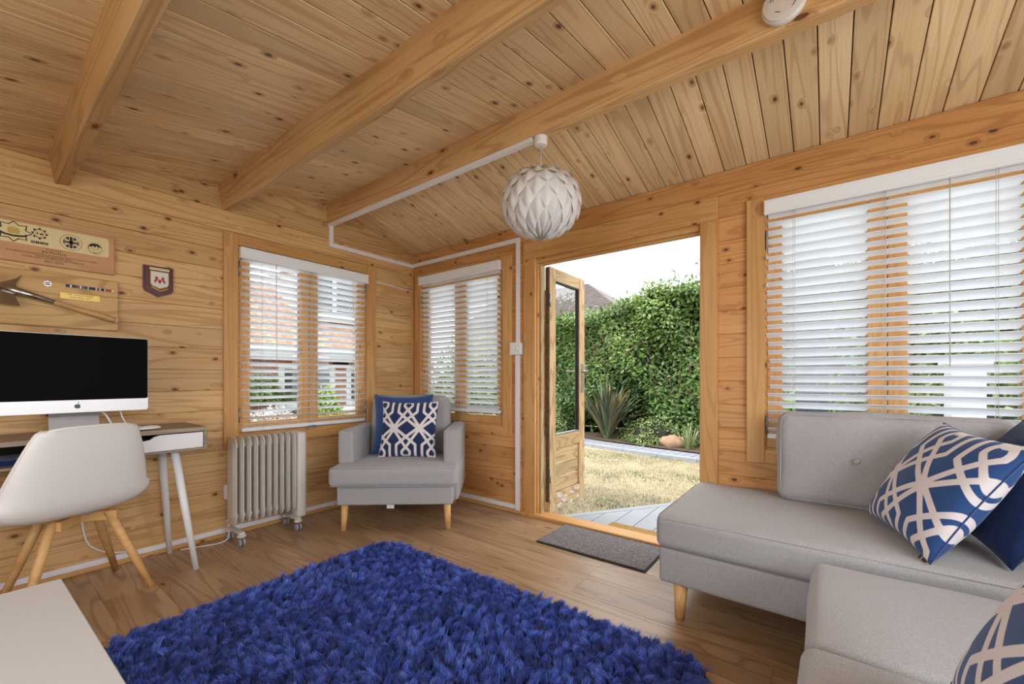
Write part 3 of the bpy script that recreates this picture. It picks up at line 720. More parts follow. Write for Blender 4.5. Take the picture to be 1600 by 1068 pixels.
# second plaque with a fire axe
q = empty('axe_plaque', (.30, YA, 1.45), label='lower oak plaque holding a chrome axe, medal ribbon bar and badge', cat='plaque')
onwall('backboard', -.10, .53, 1.316, 1.592, -.022, 0, OAKP, q, .004)
poly_plate('badge', star(8, .017, .011), .262, 1.535, -.026, -.022, STEEL, q); poly_plate('badge_centre', disc(.008, 1.3), .262, 1.535, -.0275, -.026, BURGUNDY, q); poly_plate('badge_band', [(-.010, -.002), (.010, -.002), (.010, .003), (-.010, .003)], .262, 1.535, -.028, -.0275, IVORY, q)
rb = [NAVY, IVORY, NAVY, BURGUNDY, IVORY, BURGUNDY, NAVY, IVORY, NAVY, NAVY, IVORY, BURGUNDY, IVORY, INK, IVORY, RED, RED, BRASS]
wd = [.014, .006, .014, .012, .006, .012, .008, .004, .012, .012, .004, .010, .004, .012, .004, .010, .012, .005]
xx = .325
onwall('ribbon_backing', .322, .512, 1.529, 1.545, -.026, -.022, BRASS, q, .001)
for m_, w_ in zip(rb, wd): onwall('ribbon', xx, xx+w_*1.12, 1.5305, 1.5435, -.029, -.026, m_, q, .0002); xx += w_*1.12
onwall('brass_nameplate', .305, .455, 1.468, 1.500, -.0236, -.022, BRASS, q, .0005)
wtext('inscription', '1987   London Fire Brigade', .38, 1.492, .009, q, INK, -.0240); wtext('inscription', 'Station Officer   2022', .38, 1.479, .009, q, INK, -.0240)
ax = empty('fire_axe', (.25, YA-.05, 1.43), label='small polished fire axe with pale wooden handle, mounted on the oak plaque', cat='axe')
def axp(x, z, d=-.05): return Vector((x, YA+d, z))-ax.location
h0, h1 = Vector((.275, 0, 1.442)), Vector((.515, 0, 1.372)); hp = [axp(*( (h0.lerp(h1, t_)).x, (h0.lerp(h1, t_)).z)) for t_ in np.linspace(0, 1, 9)]
hn = tube('handle', hp, [.0125, .013, .0135, .014, .0145, .0148, .015, .0155, .0145], BEECH, ax, 12)
tube('handle_cap', [axp(.5145, 1.3722), axp(.519, 1.3708)], [.0148, .013], WHITE, ax, 12)
tube('socket_strap', [axp(.115, 1.490), axp(.19, 1.468), axp(.285, 1.439)], [.021, .018, .0125], STEEL, ax, 12)
def plate(nm, pts, tilt, yb):
    pc_ = [(x-.14, z-1.47) for x, z in pts]; o = prism(nm, pc_, -.004, .004, STEEL, ax, axp(.14, 1.47, -.05)); o.rotation_euler = (tilt, 0, 0)
plate('axe_head', [(.176, 1.566), (.160, 1.545), (.120, 1.520), (.085, 1.500), (.075, 1.482), (.150, 1.487), (.154, 1.495), (.158, 1.52)], -.30, 0)
plate('blade', [(.075, 1.488), (.140, 1.472), (.152, 1.455), (.160, 1.425), (.168, 1.398), (.12, 1.402), (.075, 1.410)], -.35, 0)
# shield
q = empty('shield_plaque', (.71, YA, 1.63), label='small burgundy shield plaque with a red and ivory crest', cat='plaque')
sh = [(-.070, .090), (.070, .090), (.070, -.045), (.062, -.062), (0, -.092), (-.062, -.062), (-.070, -.045)]
poly_plate('shield_board', sh, .708, 1.629, -.014, 0, BURGUNDY, q); poly_plate('shield_face', [(x*.9, z*.92) for x, z in sh], .708, 1.629, -.018, -.014, BURGUNDY, q)
poly_plate('crest_border', [(-.043, .056), (.043, .056), (.043, -.018), (.036, -.03), (0, -.046), (-.036, -.03), (-.043, -.018)], .712, 1.632, -.0195, -.018, BRASS, q)
poly_plate('crest_field', [(-.040, .053), (.040, .053), (.040, -.016), (.034, -.027), (0, -.042), (-.034, -.027), (-.040, -.016)], .712, 1.632, -.021, -.0195, IVORY, q)
onwall('name_strip', .665, .758, 1.694, 1.709, -.021, -.018, BRASSPLATE, q, .0005)
for s_ in (-1, 1):
    poly_plate('crest_beast', [(s_*.006, .012), (s_*.014, .026), (s_*.022, .018), (s_*.020, .008), (s_*.030, -.008), (s_*.022, -.006), (s_*.026, -.02), (s_*.016, -.008), (s_*.012, .002)], .712, 1.634, -.022, -.021, RED, q)
poly_plate('crest_shield', [(-.008, .006), (.008, .006), (.008, -.008), (0, -.018), (-.008, -.008)], .712, 1.634, -.0225, -.021, RED, q)
rel(tube('scroll', [(.672, YA-.02, 1.596), (.682, YA-.021, 1.588), (.712, YA-.021, 1.572), (.742, YA-.021, 1.586), (.752, YA-.02, 1.594)], [.005, .006, .0055, .006, .005], BRASS, None, 6), q)

# ---------------------------------------------------------------- desk, computer, mouse, cables
dk = empty('desk', (.2, 2.98, 0), label='narrow white desk with grey wood top and tapered white legs', cat='desk')
def dbox(nm, lo, hi, m, bev=.002): return rel(box(nm, lo, hi, m, None, bev), dk)
DX0, DX1, DYF, DYB = -.35, .832, 2.785, 3.18
dbox('top', (DX0, DYF, .757), (DX1, DYB, .78), DESKTOP); dbox('side_panel', (DX1-.016, DYF, .655), (DX1, DYB, .757), DESKTOP); dbox('side_panel', (DX0, DYF, .655), (DX0+.016, DYB, .757), DESKTOP)
dbox('bottom_panel', (DX0+.016, DYF, .655), (DX1-.016, DYB, .667), DESKTOP); dbox('back_panel', (DX0+.016, DYB-.012, .667), (DX1-.016, DYB, .757), DARKSTUFF)
dbox('divider', (.235, DYF+.004, .667), (.25, DYB-.012, .757), DESKTOP)
df = [(.255, .669), (.812, .669), (.812, .752), (.625, .752), (.60, .745), (.585, .733), (.565, .728), (.45, .728), (.425, .733), (.41, .745), (.39, .752), (.255, .752)]
rel(prism('drawer_front', [(x-.53, z-.71) for x, z in df], 0, .014, WHITE, None, (.53, DYF+.002, .71)), dk)
dbox('drawer_tray', (.265, DYF+.02, .672), (.80, DYB-.03, .70), WHITE)
for nm, a, b_ in (('leg', (.70, 2.85, .655), (.777, 2.775, 0)), ('leg', (.70, 3.10, .655), (.752, 3.155, 0)), ('leg', (-.22, 2.85, .655), (-.29, 2.775, 0)), ('leg', (-.22, 3.10, .655), (-.27, 3.155, 0))):
    rel(tube(nm, [Vector(a), Vector(a).lerp(Vector(b_), .5), b_], [.021, .018, .013], WHITE, None, 16), dk)
nb = box('notebook', (.03, 2.86, .668), (.2, 3.08, .69), NAVYV, None, .002); tag(nb, 'blue notebook lying in the open bay of the desk', 'notebook')
nb2 = box('pen_tray', (.31, 2.80+.01, .7015), (.56, 2.93, .716), NAVYV, None, .003); tag(nb2, 'dark blue case inside the half open desk drawer', 'case')
mc = empty('desktop_computer', (.34, 2.97, .78), label='all-in-one computer with black screen and pale metal chin on the desk', cat='computer')
MX, MY = .338, 2.925; mw, z0, z1 = .266, .884, 1.262
def rpoly(w, h, r, n=5):
    out = []
    for cx_, cz_, a0 in ((w-r, h-r, 0), (-w+r, h-r, PI/2), (-w+r, -h+r, PI), (w-r, -h+r, 1.5*PI)):
        for k in range(n+1): a = a0+PI/2*k/n; out.append((cx_+r*math.cos(a), cz_+r*math.sin(a)))
    return out
zc = (z0+z1)/2; hh = (z1-z0)/2
rel(prism('casing', rpoly(mw, hh, .012), 0, .009, ALUW, None, (MX, MY, zc)), mc)
rel(soft_box('back_shell', mw*1.7, .04, hh*1.6, .018, ALU, None, (MX, MY+.036, zc), puff=(0, .006, 0), n=6), mc)
rel(prism('screen', rpoly(mw-.0012, (z1-z0-.062)/2, .010), -.0015, 0, BLACK, None, (MX, MY, z1-.0012-(z1-z0-.062)/2)), mc)
# fruit-shaped emblem on the chin
lg = []
for i in range(40):
    a = 2*PI*i/40; r_ = 1+.10*math.cos(2*a)-.10*math.cos(a-PI/2)*0; xg, zg = math.sin(a), math.cos(a)
    zg *= .95; r_ = 1.0
    if abs(xg) < .35 and zg > 0: zg -= .16*(1-abs(xg)/.35)
    if abs(xg) < .3 and zg < 0: zg += .10*(1-abs(xg)/.3)
    xg *= 1-.12*max(0, -zg)
    d_ = math.hypot(xg-1.22, zg-.12)
    if d_ < .48: xg = 1.22-math.sqrt(max(0, .48**2-(zg-.12)**2))
    lg.append((xg*.0115, zg*.0115))
rel(prism('logo', lg, -.001, 0, LOGO, None, (MX+.001, MY, .914)), mc)
rel(prism('logo_leaf', [(0, .013), (.001, .018), (.005, .021), (.0055, .017), (.003, .014)], -.001, 0, LOGO, None, (MX+.001, MY, .914)), mc)
bm = bmesh.new()
st = [(MY+.05, 1.02), (MY+.075, .93), (MY+.085, .86), (MY+.07, .80), (MY+.04, .786), (MY-.06, .782)]
for i, (yy, zz) in enumerate(st):
    w_ = .088
    for sgn in (-1, 1): bm.verts.new((MX+sgn*w_, yy, zz))
bm.verts.ensure_lookup_table()
for i in range(len(st)-1): bm.faces.new([bm.verts[2*i], bm.verts[2*i+1], bm.verts[2*i+3], bm.verts[2*i+2]])
bmesh.ops.solidify(bm, geom=bm.faces[:], thickness=.006)
rel(bm_obj('stand', bm, ALU), mc)
bm = bmesh.new()
r_ = bmesh.ops.create_uvsphere(bm, u_segments=24, v_segments=12, radius=1)
for v in bm.verts: v.co = Vector((v.co.x*.056, v.co.y*.030, max(v.co.z, -.15)*.016*(1+.2*v.co.x)))
ms_ = bm_obj('mouse_shell', bm, PLASTIC, None, (0, 0, .0), smooth=True)
mm = empty('computer_mouse', (.592, 2.86, .7825), .25, label='white computer mouse on the grey desk top', cat='mouse'); ms_.parent = mm
ms_.location = (0, 0, .004); u_ = box('mouse_base', (-.045, -.02, 0), (.045, .02, .004), RADG, mm)
for nm, pth, lab in (('power_cable', [(.42, 3.02, .90), (.45, 3.0, .86), (.47, 2.99, .81), (.47, 3.0, .784), (.44, 3.12, .784), (.40, 3.19, .72), (.38, 3.193, .50), (.385, 3.185, .30), (.40, 3.17, .18), (.44, 3.17, .12), (.50, 3.165, .085), (.60, 3.17, .06)], 'white power cable hanging from the computer behind the desk'),
                     ('mouse_cable', [(.50, 3.0, .90), (.515, 2.97, .83), (.54, 2.93, .79), (.58, 2.91, .785), (.64, 2.94, .7845), (.60, 3.02, .7845), (.50, 3.05, .7845), (.44, 3.06, .7845)], 'thin white lead curling over the desk beside the mouse'),
                     ('heater_cable', [(.80, 3.14, .008), (.90, 3.10, .008), (.98, 3.07, .008), (1.03, 3.08, .02), (1.045, 3.10, .06), (1.05, 3.12, .10)], 'thin white cable lying on the floor from the desk to the radiator')):
    P_ = [Vector(p) for p in pth]; sm = []
    for i in range(len(P_)-1):
        p0, p1, p2, p3 = P_[max(i-1, 0)], P_[i], P_[i+1], P_[min(i+2, len(P_)-1)]
        for k in range(5):
            t_ = k/5; sm.append(.5*((2*p1)+(p2-p0)*t_+(2*p0-5*p1+4*p2-p3)*t_*t_+(3*p1-p0-3*p2+p3)*t_**3))
    sm.append(P_[-1])
    tag(tube(nm, sm, .0033 if nm != 'power_cable' else .0045, PLASTIC, None, 8), lab, 'cable')

# ---------------------------------------------------------------- desk chair
ch = empty('desk_chair', (.34, 2.876, 0), math.radians(9.5), label='white moulded shell chair on splayed beech legs at the desk', cat='chair')
pts = [(.225, .425, .19, .0), (.20, .448, .215, .004), (.14, .452, .232, .012), (.05, .442, .25, .03), (-.05, .435, .256, .045), (-.13, .437, .260, .06), (-.185, .455, .262, .07), (-.22, .50, .260, .07), (-.238, .56, .252, .065), (-.252, .63, .236, .055), (-.265, .70, .216, .045), (-.277, .77, .194, .035), (-.286, .825, .172, .028), (-.290, .848, .150, .025)]
NU = 20; V = []; F = []
def cr(vals, t):
    i = min(int(t), len(vals)-2); f_ = t-i; p0, p1, p2, p3 = vals[max(i-1, 0)], vals[i], vals[i+1], vals[min(i+2, len(vals)-1)]
    return tuple(.5*(2*b+(c-a)*f_+(2*a-5*b+4*c-d)*f_*f_+(3*b-a-3*c+d)*f_**3) for a, b, c, d in zip(p0, p1, p2, p3))
NR = 42
for i in range(NR+1):
    y_, z_, hw, lift = cr(pts, i/NR*(len(pts)-1)); s_ = i/NR
    back = min(1, max(0, (z_-.44)/.12)) if y_ < 0 else 0
    for j in range(NU+1):
        u = j/NU*2-1; uu = u
        e_ = abs(u)**2.6
        xx_ = hw*math.sin(u*PI/2*.98)/math.sin(PI/2*.98)
        V.append((xx_, y_+lift*e_*back*1.0+.0*e_, z_+lift*e_*(1-back)*1.25-(.02*e_ if s_ > .97 else 0)))
for i in range(NR):
    for j in range(NU): a = i*(NU+1)+j; F.append((a, a+1, a+NU+2, a+NU+1))
me = mesh('seat_shell', V, F, SHELL, True); SH_L, SH_R = (-.075, .0, -.008), (0, 0, math.radians(8)); so_ = obj('seat_shell', me, ch, SH_L, SH_R); md = so_.modifiers.new('thick', 'SOLIDIFY'); md.thickness = .012; md.offset = 0
# rolled rim
rim = [V[i*(NU+1)] for i in range(NR+1)]+[V[NR*(NU+1)+j] for j in range(1, NU+1)]+[V[i*(NU+1)+NU] for i in range(NR-1, -1, -1)]+[V[j] for j in range(NU-1, 0, -1)]
rm_ = tube('rim', rim, .0075, SHELL, ch, 8, closed=True); rm_.location = SH_L; rm_.rotation_euler = SH_R
lathe('mounting_plate', [(.07, .405), (.072, .412), (.06, .432)], RADG, ch, seg=24)
legs = [(.205, -.205), (.205, .205), (-.21, .205), (-.245, -.205)]
for lx, ly in legs:
    a = Vector((lx*.42-.01, ly*.42, .405)); b_ = Vector((lx, ly, .0))
    tube('leg', [a, a.lerp(b_, .5), b_], [.019, .018, .013], BEECH, ch, 16)
for s1 in (-1, 1):
    for an in (PI/4, -PI/4) if s1 > 0 else ():
        bm = bmesh.new(); add_box(bm, (0, 0, .383), (.30, .030, .045), M=Matrix.Rotation(an, 4, 'Z'), bev=.003); bm_obj('cross_brace', bm, BEECH, ch)

# ---------------------------------------------------------------- white low table in the foreground
wt = empty('side_table', (-.2, 1.45, 0), label='low matt white table cut off by the lower left corner', cat='table')
o = prism('table_top', [(-.75, .92), (.178, .92), (.178, 1.835), (-.75, 1.835)], 0, .03, TABLETOP)
bpy.data.objects.remove(o)
bm = bmesh.new(); vs = [bm.verts.new(v) for v in ((-.75, .85, .42), (.200, .85, .42), (.179, 1.836, .42), (-.75, 1.836, .42))]; f_ = bm.faces.new(vs)
ex_ = bmesh.ops.extrude_face_region(bm, geom=[f_]); bmesh.ops.translate(bm, vec=(0, 0, .03), verts=[v for v in ex_['geom'] if isinstance(v, bmesh.types.BMVert)])
bmesh.ops.bevel(bm, geom=bm.edges[:], offset=.002, segments=1, affect='EDGES')
rel(bm_obj('table_top', bm, TABLETOP), wt)
for x_, y_ in ((-.70, .91), (.12, .91), (.10, 1.76), (-.70, 1.76)): rel(box('leg', (x_-.022, y_-.022, 0), (x_+.022, y_+.022, .42), TABLETOP, None, .004), wt)
for (a, b_) in (((-.68, 1.752, .36), (.08, 1.772, .42)), ((-.68, .90, .36), (.10, .92, .42))): rel(box('apron', a, b_, TABLETOP, None, .002), wt)

# ---------------------------------------------------------------- oil radiator
ra = empty('oil_radiator', (1.24, 3.02, 0), label='pale grey finned oil radiator on castors below the left window', cat='radiator')
prof = [(-.07, .60), (-.062, .625), (-.04, .637), (.04, .637), (.062, .625), (.07, .60), (.07, .13), (.06, .10), (.04, .085), (-.04, .085), (-.06, .10), (-.07, .13)]
bm = bmesh.new(); T = .0028
def ring(pr, x, bm): return [bm.verts.new((x, y_, z_)) for y_, z_ in pr]
n = len(prof)
cen = [(y_*.55, .36+(z_-.36)*.86) for y_, z_ in prof]
A0 = ring(prof, -T, bm); A1 = ring([(y_*.88, .36+(z_-.36)*.96) for y_, z_ in prof], -T, bm); A2 = ring(cen, -.011, bm)
B0 = ring(prof, T, bm); B1 = ring([(y_*.88, .36+(z_-.36)*.96) for y_, z_ in prof], T, bm); B2 = ring(cen, .011, bm)
for i in range(n):
    j = (i+1) % n
    for P_, Q_ in ((A0, A1), (A1, A2)): bm.faces.new((P_[i], P_[j], Q_[j], Q_[i]))
    for P_, Q_ in ((B0, B1), (B1, B2)): bm.faces.new((P_[j], P_[i], Q_[i], Q_[j]))
    bm.faces.new((A0[j], A0[i], B0[i], B0[j]))
bm.faces.new(A2); bm.faces.new(B2)
bmesh.ops.recalc_face_normals(bm, faces=bm.faces[:]); fin = bpy.data.meshes.new('fin'); bm.to_mesh(fin); bm.free(); fin.materials.append(RAD)
for k in range(10):
    o = obj('fin', fin, ra, (-.205+k*.0405, 0, .045 if False else .04))
for zz in (.17, .62): tube('connecting_tube', [(-.205, 0, zz), (.18, 0, zz)], .017, RAD, ra, 16)
soft_box('control_housing', .062, .155, .60, .022, RAD, ra, (.205, 0, .375), puff=(.008, 0, 0), n=6)
box('housing_seam', (.20, -.0785, .30), (.2365, .0785, .304), RADG, ra, .0005); box('cable_cleat', (.238, -.02, .14), (.252, .02, .24), RADG, ra, .004)
for zz in (.53, .45): lathe('control_knob', [(.02, 0), (.02, .012), (.016, .016)], RADG, ra, (.2365, 0, zz), (0, PI/2, 0), 20)
for xx_ in (-.185, .165):
    box('foot_bar', (xx_-.018, -.105, .072), (xx_+.018, .105, .088), RAD, ra, .006, 2)
    for yy_ in (-.092, .092):
        o = empty('castor', (xx_, yy_, 0)); o.parent = ra
        lathe('castor_cup', [(.024, .058), (.026, .066), (.022, .074)], RAD, o, seg=20)
        for s_ in (-.011, .011): lathe('wheel', [(.020, -.007), (.022, -.005), (.022, .005), (.020, .007)], RADG, o, (s_, 0, .0225), (0, PI/2, 0), 20)
tube('heater_lead', [(-.20, .03, .16), (-.215, .05, .14), (-.215, .06, .12)], .003, PLASTIC, ra)

# ---------------------------------------------------------------- cushions
def pattern_field(U, V, per=2.3, off=(.0, 0)):
    """signed distance (in repeats) to the trellis lines; U,V in [-1,1]"""
    x = (U*.5)*per+off[0]; t = (V*.5)*per*.9+off[1]
    D = np.full(x.shape, 9.0)
    def seg(ax, ay, bx, by):
        dx, dy = bx-ax, by-ay; L2 = dx*dx+dy*dy
        q = np.clip(((x-ax)*dx+(t-ay)*dy)/L2, 0, 1); return np.hypot(x-ax-q*dx, t-ay-q*dy)
    for ky in (-1, 0, 1):
        oy = ky*2.06
        for k in range(-3, 4):
            for sg in (-1, 1):
                for mx in (-1, 1):
                    L = [((0, -.67), (.44, -.12)), ((.44, -.12), (.58, .02)), ((.58, .02), (1, .31)), ((1, .31), (1.37, .58)), ((.37, -1.04), (.37, -.58))]
                    for (a, b_), (c, d) in L: D = np.minimum(D, seg(k+mx*a, oy+sg*b_, k+mx*c, oy+sg*d))
                # teardrop loop
                cy = oy+sg*-.87; rr = np.hypot((x-k)/1.0, (t-cy)/1.15); D = np.minimum(D, np.where((t-cy)*sg > .08, 9, np.abs(rr-.155)))
                for mx in (-1, 1): D = np.minimum(D, seg(k+mx*.15, cy+sg*.06, k, oy+sg*-.66))
    return D
def patt_mat(name, blue, ivory):
    m = fabric(name, blue, 420, .12); N, L = m.node_tree.nodes, m.node_tree.links; b = N['Principled BSDF']
    a = N.new('ShaderNodeAttribute'); a.attribute_name = 'pat'
    r = N.new('ShaderNodeMapRange'); r.interpolation_type = 'SMOOTHSTEP'
    for k, v in zip(('From Min', 'From Max', 'To Min', 'To Max'), (.044, .056, 1, 0)): r.inputs[k].default_value = v
    L.new(a.outputs['Fac'], r.inputs['Value'])
    x = N.new('ShaderNodeMix'); x.data_type = 'RGBA'; old = b.inputs['Base Color'].links[0].from_socket
    L.new(r.outputs[0], x.inputs['Factor']); L.new(old, x.inputs['A']); x.inputs['B'].default_value = ivory; L.new(x.outputs['Result'], b.inputs['Base Color'])
    return m
PATT = patt_mat('trellis_print', srgb(46, 78, 130), srgb(226, 218, 218))
PATTD = patt_mat('trellis_print_dark', srgb(38, 52, 90), srgb(222, 214, 212))
def pillow(name, s, th, m, root, patt=False, n=48, per=2.3, off=(0, 0), wr=.004, sag=.0, seed=1):
    """square cushion lying in local x,y, thickness along z"""
    g = np.linspace(-1, 1, n+1); g = np.sin(g*PI/2)*.35+g*.65
    U, V = np.meshgrid(g, g, indexing='ij'); hs = s/2
    pin = 1-.085*(1-V**2)*np.abs(U)**6; pin2 = 1-.085*(1-U**2)*np.abs(V)**6
    X = U*hs*pin; Y = V*hs*pin2
    H_ = th*np.power(np.clip((1-np.abs(U)**2.2)*(1-np.abs(V)**2.2), 0, 1), .48)
    W_ = wr*(np.sin(5*U+seed)*np.sin(4*V+2*seed)+.6*np.sin(9*U*V+seed))*(1-U**2)*(1-V**2)
    Va, Fa = [], []; k = (n+1)**2
    top = np.stack([X, Y, H_+W_], -1).reshape(-1, 3); bot = np.stack([X, Y, -H_+W_], -1).reshape(-1, 3)
    Vv = np.concatenate([top, bot])
    for i in range(n):
        for j in range(n):
            a = i*(n+1)+j; Fa.append((a, a+n+1, a+n+2, a+1)); Fa.append((k+a, k+a+1, k+a+n+2, k+a+n+1))
    me = mesh(name, Vv.tolist(), Fa, m, True)
    if patt:
        D = pattern_field(U, V, per, off).reshape(-1); at = me.attributes.new('pat', 'FLOAT', 'POINT'); at.data.foreach_set('value', np.concatenate([D, D]).astype(np.float32))
    o = obj(name, me, root)
    edge = [(X[i, 0], Y[i, 0], 0) for i in range(0, n, 2)]+[(X[n, j], Y[n, j], 0) for j in range(0, n, 2)]+[(X[i, n], Y[i, n], 0) for i in range(n, 0, -2)]+[(X[0, j], Y[0, j], 0) for j in range(n, 0, -2)]
    tube('seam', edge, .0028, m if not patt else BLUEV, root, 6, closed=True)
    return o
WHITE_F = fabric('ivory_piping', srgb(206, 202, 206), 300, .1)
def frame_from(L, B, T):
    """matrix with x along L->B, y along L->T, origin in the middle"""
    L, B, T = Vector(L), Vector(B), Vector(T); x = (B-L); y = (T-L); c = L+x/2+y/2; x.normalize(); y = (y-x*y.dot(x)).normalized(); z = x.cross(y)
    M = Matrix((x, y, z)).transposed().to_4x4(); M.translation = c; return M

# ---------------------------------------------------------------- armchair in the corner
EX, EY = Vector((.631, -.776, 0)), Vector((.776, .631, 0)); AO = Vector((1.82, 2.393, 0))
ac = empty('armchair', AO, math.atan2(EX.y, EX.x), label='light grey fabric armchair with tapered oak legs in the room corner', cat='armchair')
soft_box('seat_base', .79, .70, .135, .012, GREYF, ac, (0, .315, .248), n=6)
soft_box('seat_cushion', .87, .60, .135, .035, GREYF, ac, (0, .205, .383), puff=(.004, .006, .016), n=12)
for s_ in (-1, 1):
    soft_box('arm', .105, .62, .50, .016, GREYF, ac, (s_*.372, .385, .43), puff=(.004, .003, .003), n=8)
    e = s_*.372; P_ = [(e-.050, .0755, .69), (e+.050, .0755, .69)]
    tube('arm_piping', rounded_path([(e-.0495, .079, .455), (e-.0495, .079, .676), (e+.0495, .079, .676), (e+.0495, .079, .455)], .012, 4), .0028, GREYF, ac, 6, closed=True)
soft_box('backrest_frame', .84, .10, .48, .02, GREYF, ac, (0, .645, .43), n=8); soft_box('backrest_frame', .60, .07, .30, .02, GREYF, ac, (0, .655, .70), n=8)
soft_box('back_cushion', .62, .16, .50, .05, GREYF, ac, (0, .52, .655), (math.radians(-10), 0, 0), puff=(.006, .022, .008), n=12, wob=.003)
tube('cushion_piping', [(-.425, -.084, .442), (.425, -.084, .442)], .003, GREYF, ac, 6); tube('cushion_piping', [(-.425, -.084, .322), (.425, -.084, .322)], .003, GREYF, ac, 6)
for x_, y_ in ((-.36, .0), (.36, .0), (-.34, .60), (.34, .60)): tube('leg', [(x_*.98, y_+.01, .19), (x_, y_, .0)], [.026, .017], BEECH, ac, 18)
lb_ = box('care_label', (-.06, -.012, .150), (-.01, -.010, .185), WHITE, ac, .0005); lb_.rotation_euler = (.2, .1, .2)
def in_chair(p): return AO+EX*p[0]+EY*p[1]+Vector((0, 0, p[2]))
pz = empty('patterned_cushion', (0, 0, 0), label='navy cushion with ivory trellis print standing on the grey armchair', cat='cushion', group='trellis print cushions')
pz.matrix_world = frame_from(in_chair((-.205, .235, .462)), in_chair((.235, .215, .462)), in_chair((-.175, .345, .865)))
pillow('cover', .44, .062, PATTD, pz, True, n=110, per=2.3, off=(.02, 0))
pz = empty('blue_cushion', (0, 0, 0), label='plain blue velvet cushion behind the patterned one on the armchair', cat='cushion')
pz.matrix_world = frame_from(in_chair((-.265, .33, .462)), in_chair((.185, .33, .462)), in_chair((-.255, .40, .93)))
pillow('cover', .46, .085, BLUEV, pz, n=40, wr=.008, seed=4)
for p in ((.205, .40, .885), (.26, .36, .50)): pass

# ---------------------------------------------------------------- corner sofa
sf = empty('corner_sofa', (2.2, 0, 0), label='large light grey corner sofa with loose seat cushions and oak legs', cat='sofa')
def sb(nm, lo, hi, r, puff=(0, 0, 0), n=10, rot=(0, 0, 0), wob=0, m=GREYF):
    lo, hi = Vector(lo), Vector(hi); c = (lo+hi)/2; s = hi-lo
    return soft_box(nm, s.x, s.y, s.z, r, m, sf, c-sf.location, rot, puff, n, wob, seed=len(nm))
sb('base_frame', (1.868, -1.38, .152), (2.612, .60, .305), .015)
sb('base_frame', (-.10, -1.38, .152), (1.866, -.03, .285), .015)
sb('seat_cushion', (1.852, -.62, .303), (2.615, .612, .452), .034, (.004, .004, .014), 16, wob=.002)
sb('seat_cushion', (1.215, -.70, .285), (1.775, .046, .428), .036, (.004, .004, .014), 14, wob=.002)
sb('seat_cushion', (.62, -.70, .285), (1.207, .052, .432), .036, (.004, .004, .014), 14, wob=.002)
sb('seat_cushion', (.02, -.70, .285), (.614, .05, .430), .036, (.004, .004, .014), 8)
sb('backrest_frame', (2.53, -1.38, .30), (2.612, -.02, .70), .02); sb('backrest_frame', (-.10, -1.38, .28), (2.5, -1.28, .70), .02)
bc = sb('back_cushion', (2.415, -.585, .455), (2.56, .20, .885), .05, (.028, .008, .010), 14, (0, math.radians(6), 0), wob=.006)
sb('back_cushion', (1.24, -1.25, .43), (1.86, -1.09, .86), .05, (.012, .03, .012), 8, (math.radians(8), 0, 0)); sb('back_cushion', (.60, -1.25, .43), (1.22, -1.09, .86), .05, (.012, .03, .012), 8, (math.radians(8), 0, 0))
lathe('button', [(.012, 0), (.013, .004), (.009, .009), (.0, .010)], GREYF, sf, Vector((2.380, -.10, .684))-sf.location, (0, -PI/2, 0), 18, True)
def rp(nm, pts, r=.03, rad=.0025): tube(nm, [Vector(p)-sf.location for p in rounded_path(pts, r, 5)], rad, GREYF, sf, 6, closed=True)
rp('cushion_piping', [(1.856, -.58, .330), (1.856, .575, .330), (1.856, .575, .437), (1.856, -.58, .437)], .02)
rp('cushion_piping', [(1.89, .608, .330), (2.58, .608, .330), (2.58, .608, .437), (1.89, .608, .437)], .02)
def edge_pipe(o, dims, r_):
    q = r_*.293-.001; x_, y_, z_ = dims[0]/2-q, dims[1]/2-q, dims[2]/2-q
    t_ = tube('cushion_piping', rounded_path([(-x_, -y_, -z_), (-x_, y_, -z_), (-x_, y_, z_), (-x_, -y_, z_)], r_*.9, 6), .0036, GREYF, o.parent, 6, closed=True); t_.location = o.location; t_.rotation_euler = o.rotation_euler
edge_pipe(bc, (.145, .785, .43), .05)
rp('cushion_piping', [(1.224, .012, .405), (1.224, -.66, .405), (1.224, -.66, .31), (1.224, .012, .31)], .02)
for x_, y_ in ((1.905, .515), (2.55, .515), (2.55, -1.3), (.02, -1.3), (.02, -.10), (1.1, -.10)):
    tube('leg', [Vector((x_, y_, .158))-sf.location, Vector((x_-.004, y_+.004, 0))-sf.location], [.030, .020], BEECH, sf, 20)
# cushions on the sofa
PL = [((2.27, -.157, .512), (1.83, -.287, .482), (2.38, -.337, .850))]
pz = empty('patterned_cushion', (0, 0, 0), label='blue cushion with ivory trellis print leaning at the end of the long sofa cushion', cat='cushion', group='trellis print cushions')
M = frame_from(*PL[0]); pz.matrix_world = M
pillow('cover', .455, .082, PATT, pz, True, n=170, per=2.3, off=(.10, .10))
tg = box('fabric_tag', (.17, -.243, -.003), (.205, -.205, .003), RUBBER, pz, .001)
text('tag_lettering', 'Gemini', .012, IVORY, pz, (.188, -.226, .0042), (0, 0, PI/2))
pz = empty('blue_cushion', (0, 0, 0), label='plain dark blue cushion behind the trellis cushion on the sofa', cat='cushion')
pz.matrix_world = frame_from((2.36, -.37, .530), (1.92, -.475, .490), (2.44, -.56, .865))
pillow('cover', .46, .075, NAVYV, pz, n=40, wr=.008, seed=2)
pz = empty('patterned_cushion', (0, 0, 0), label='nearest trellis print cushion, cut off by the lower right corner', cat='cushion', group='trellis print cushions')
pz.matrix_world = frame_from((1.16, -.20, .490), (.72, -.24, .480), (1.12, -.40, .845))
pillow('cover', .46, .08, PATT, pz, True, n=190, per=2.5, off=(.3, .1))

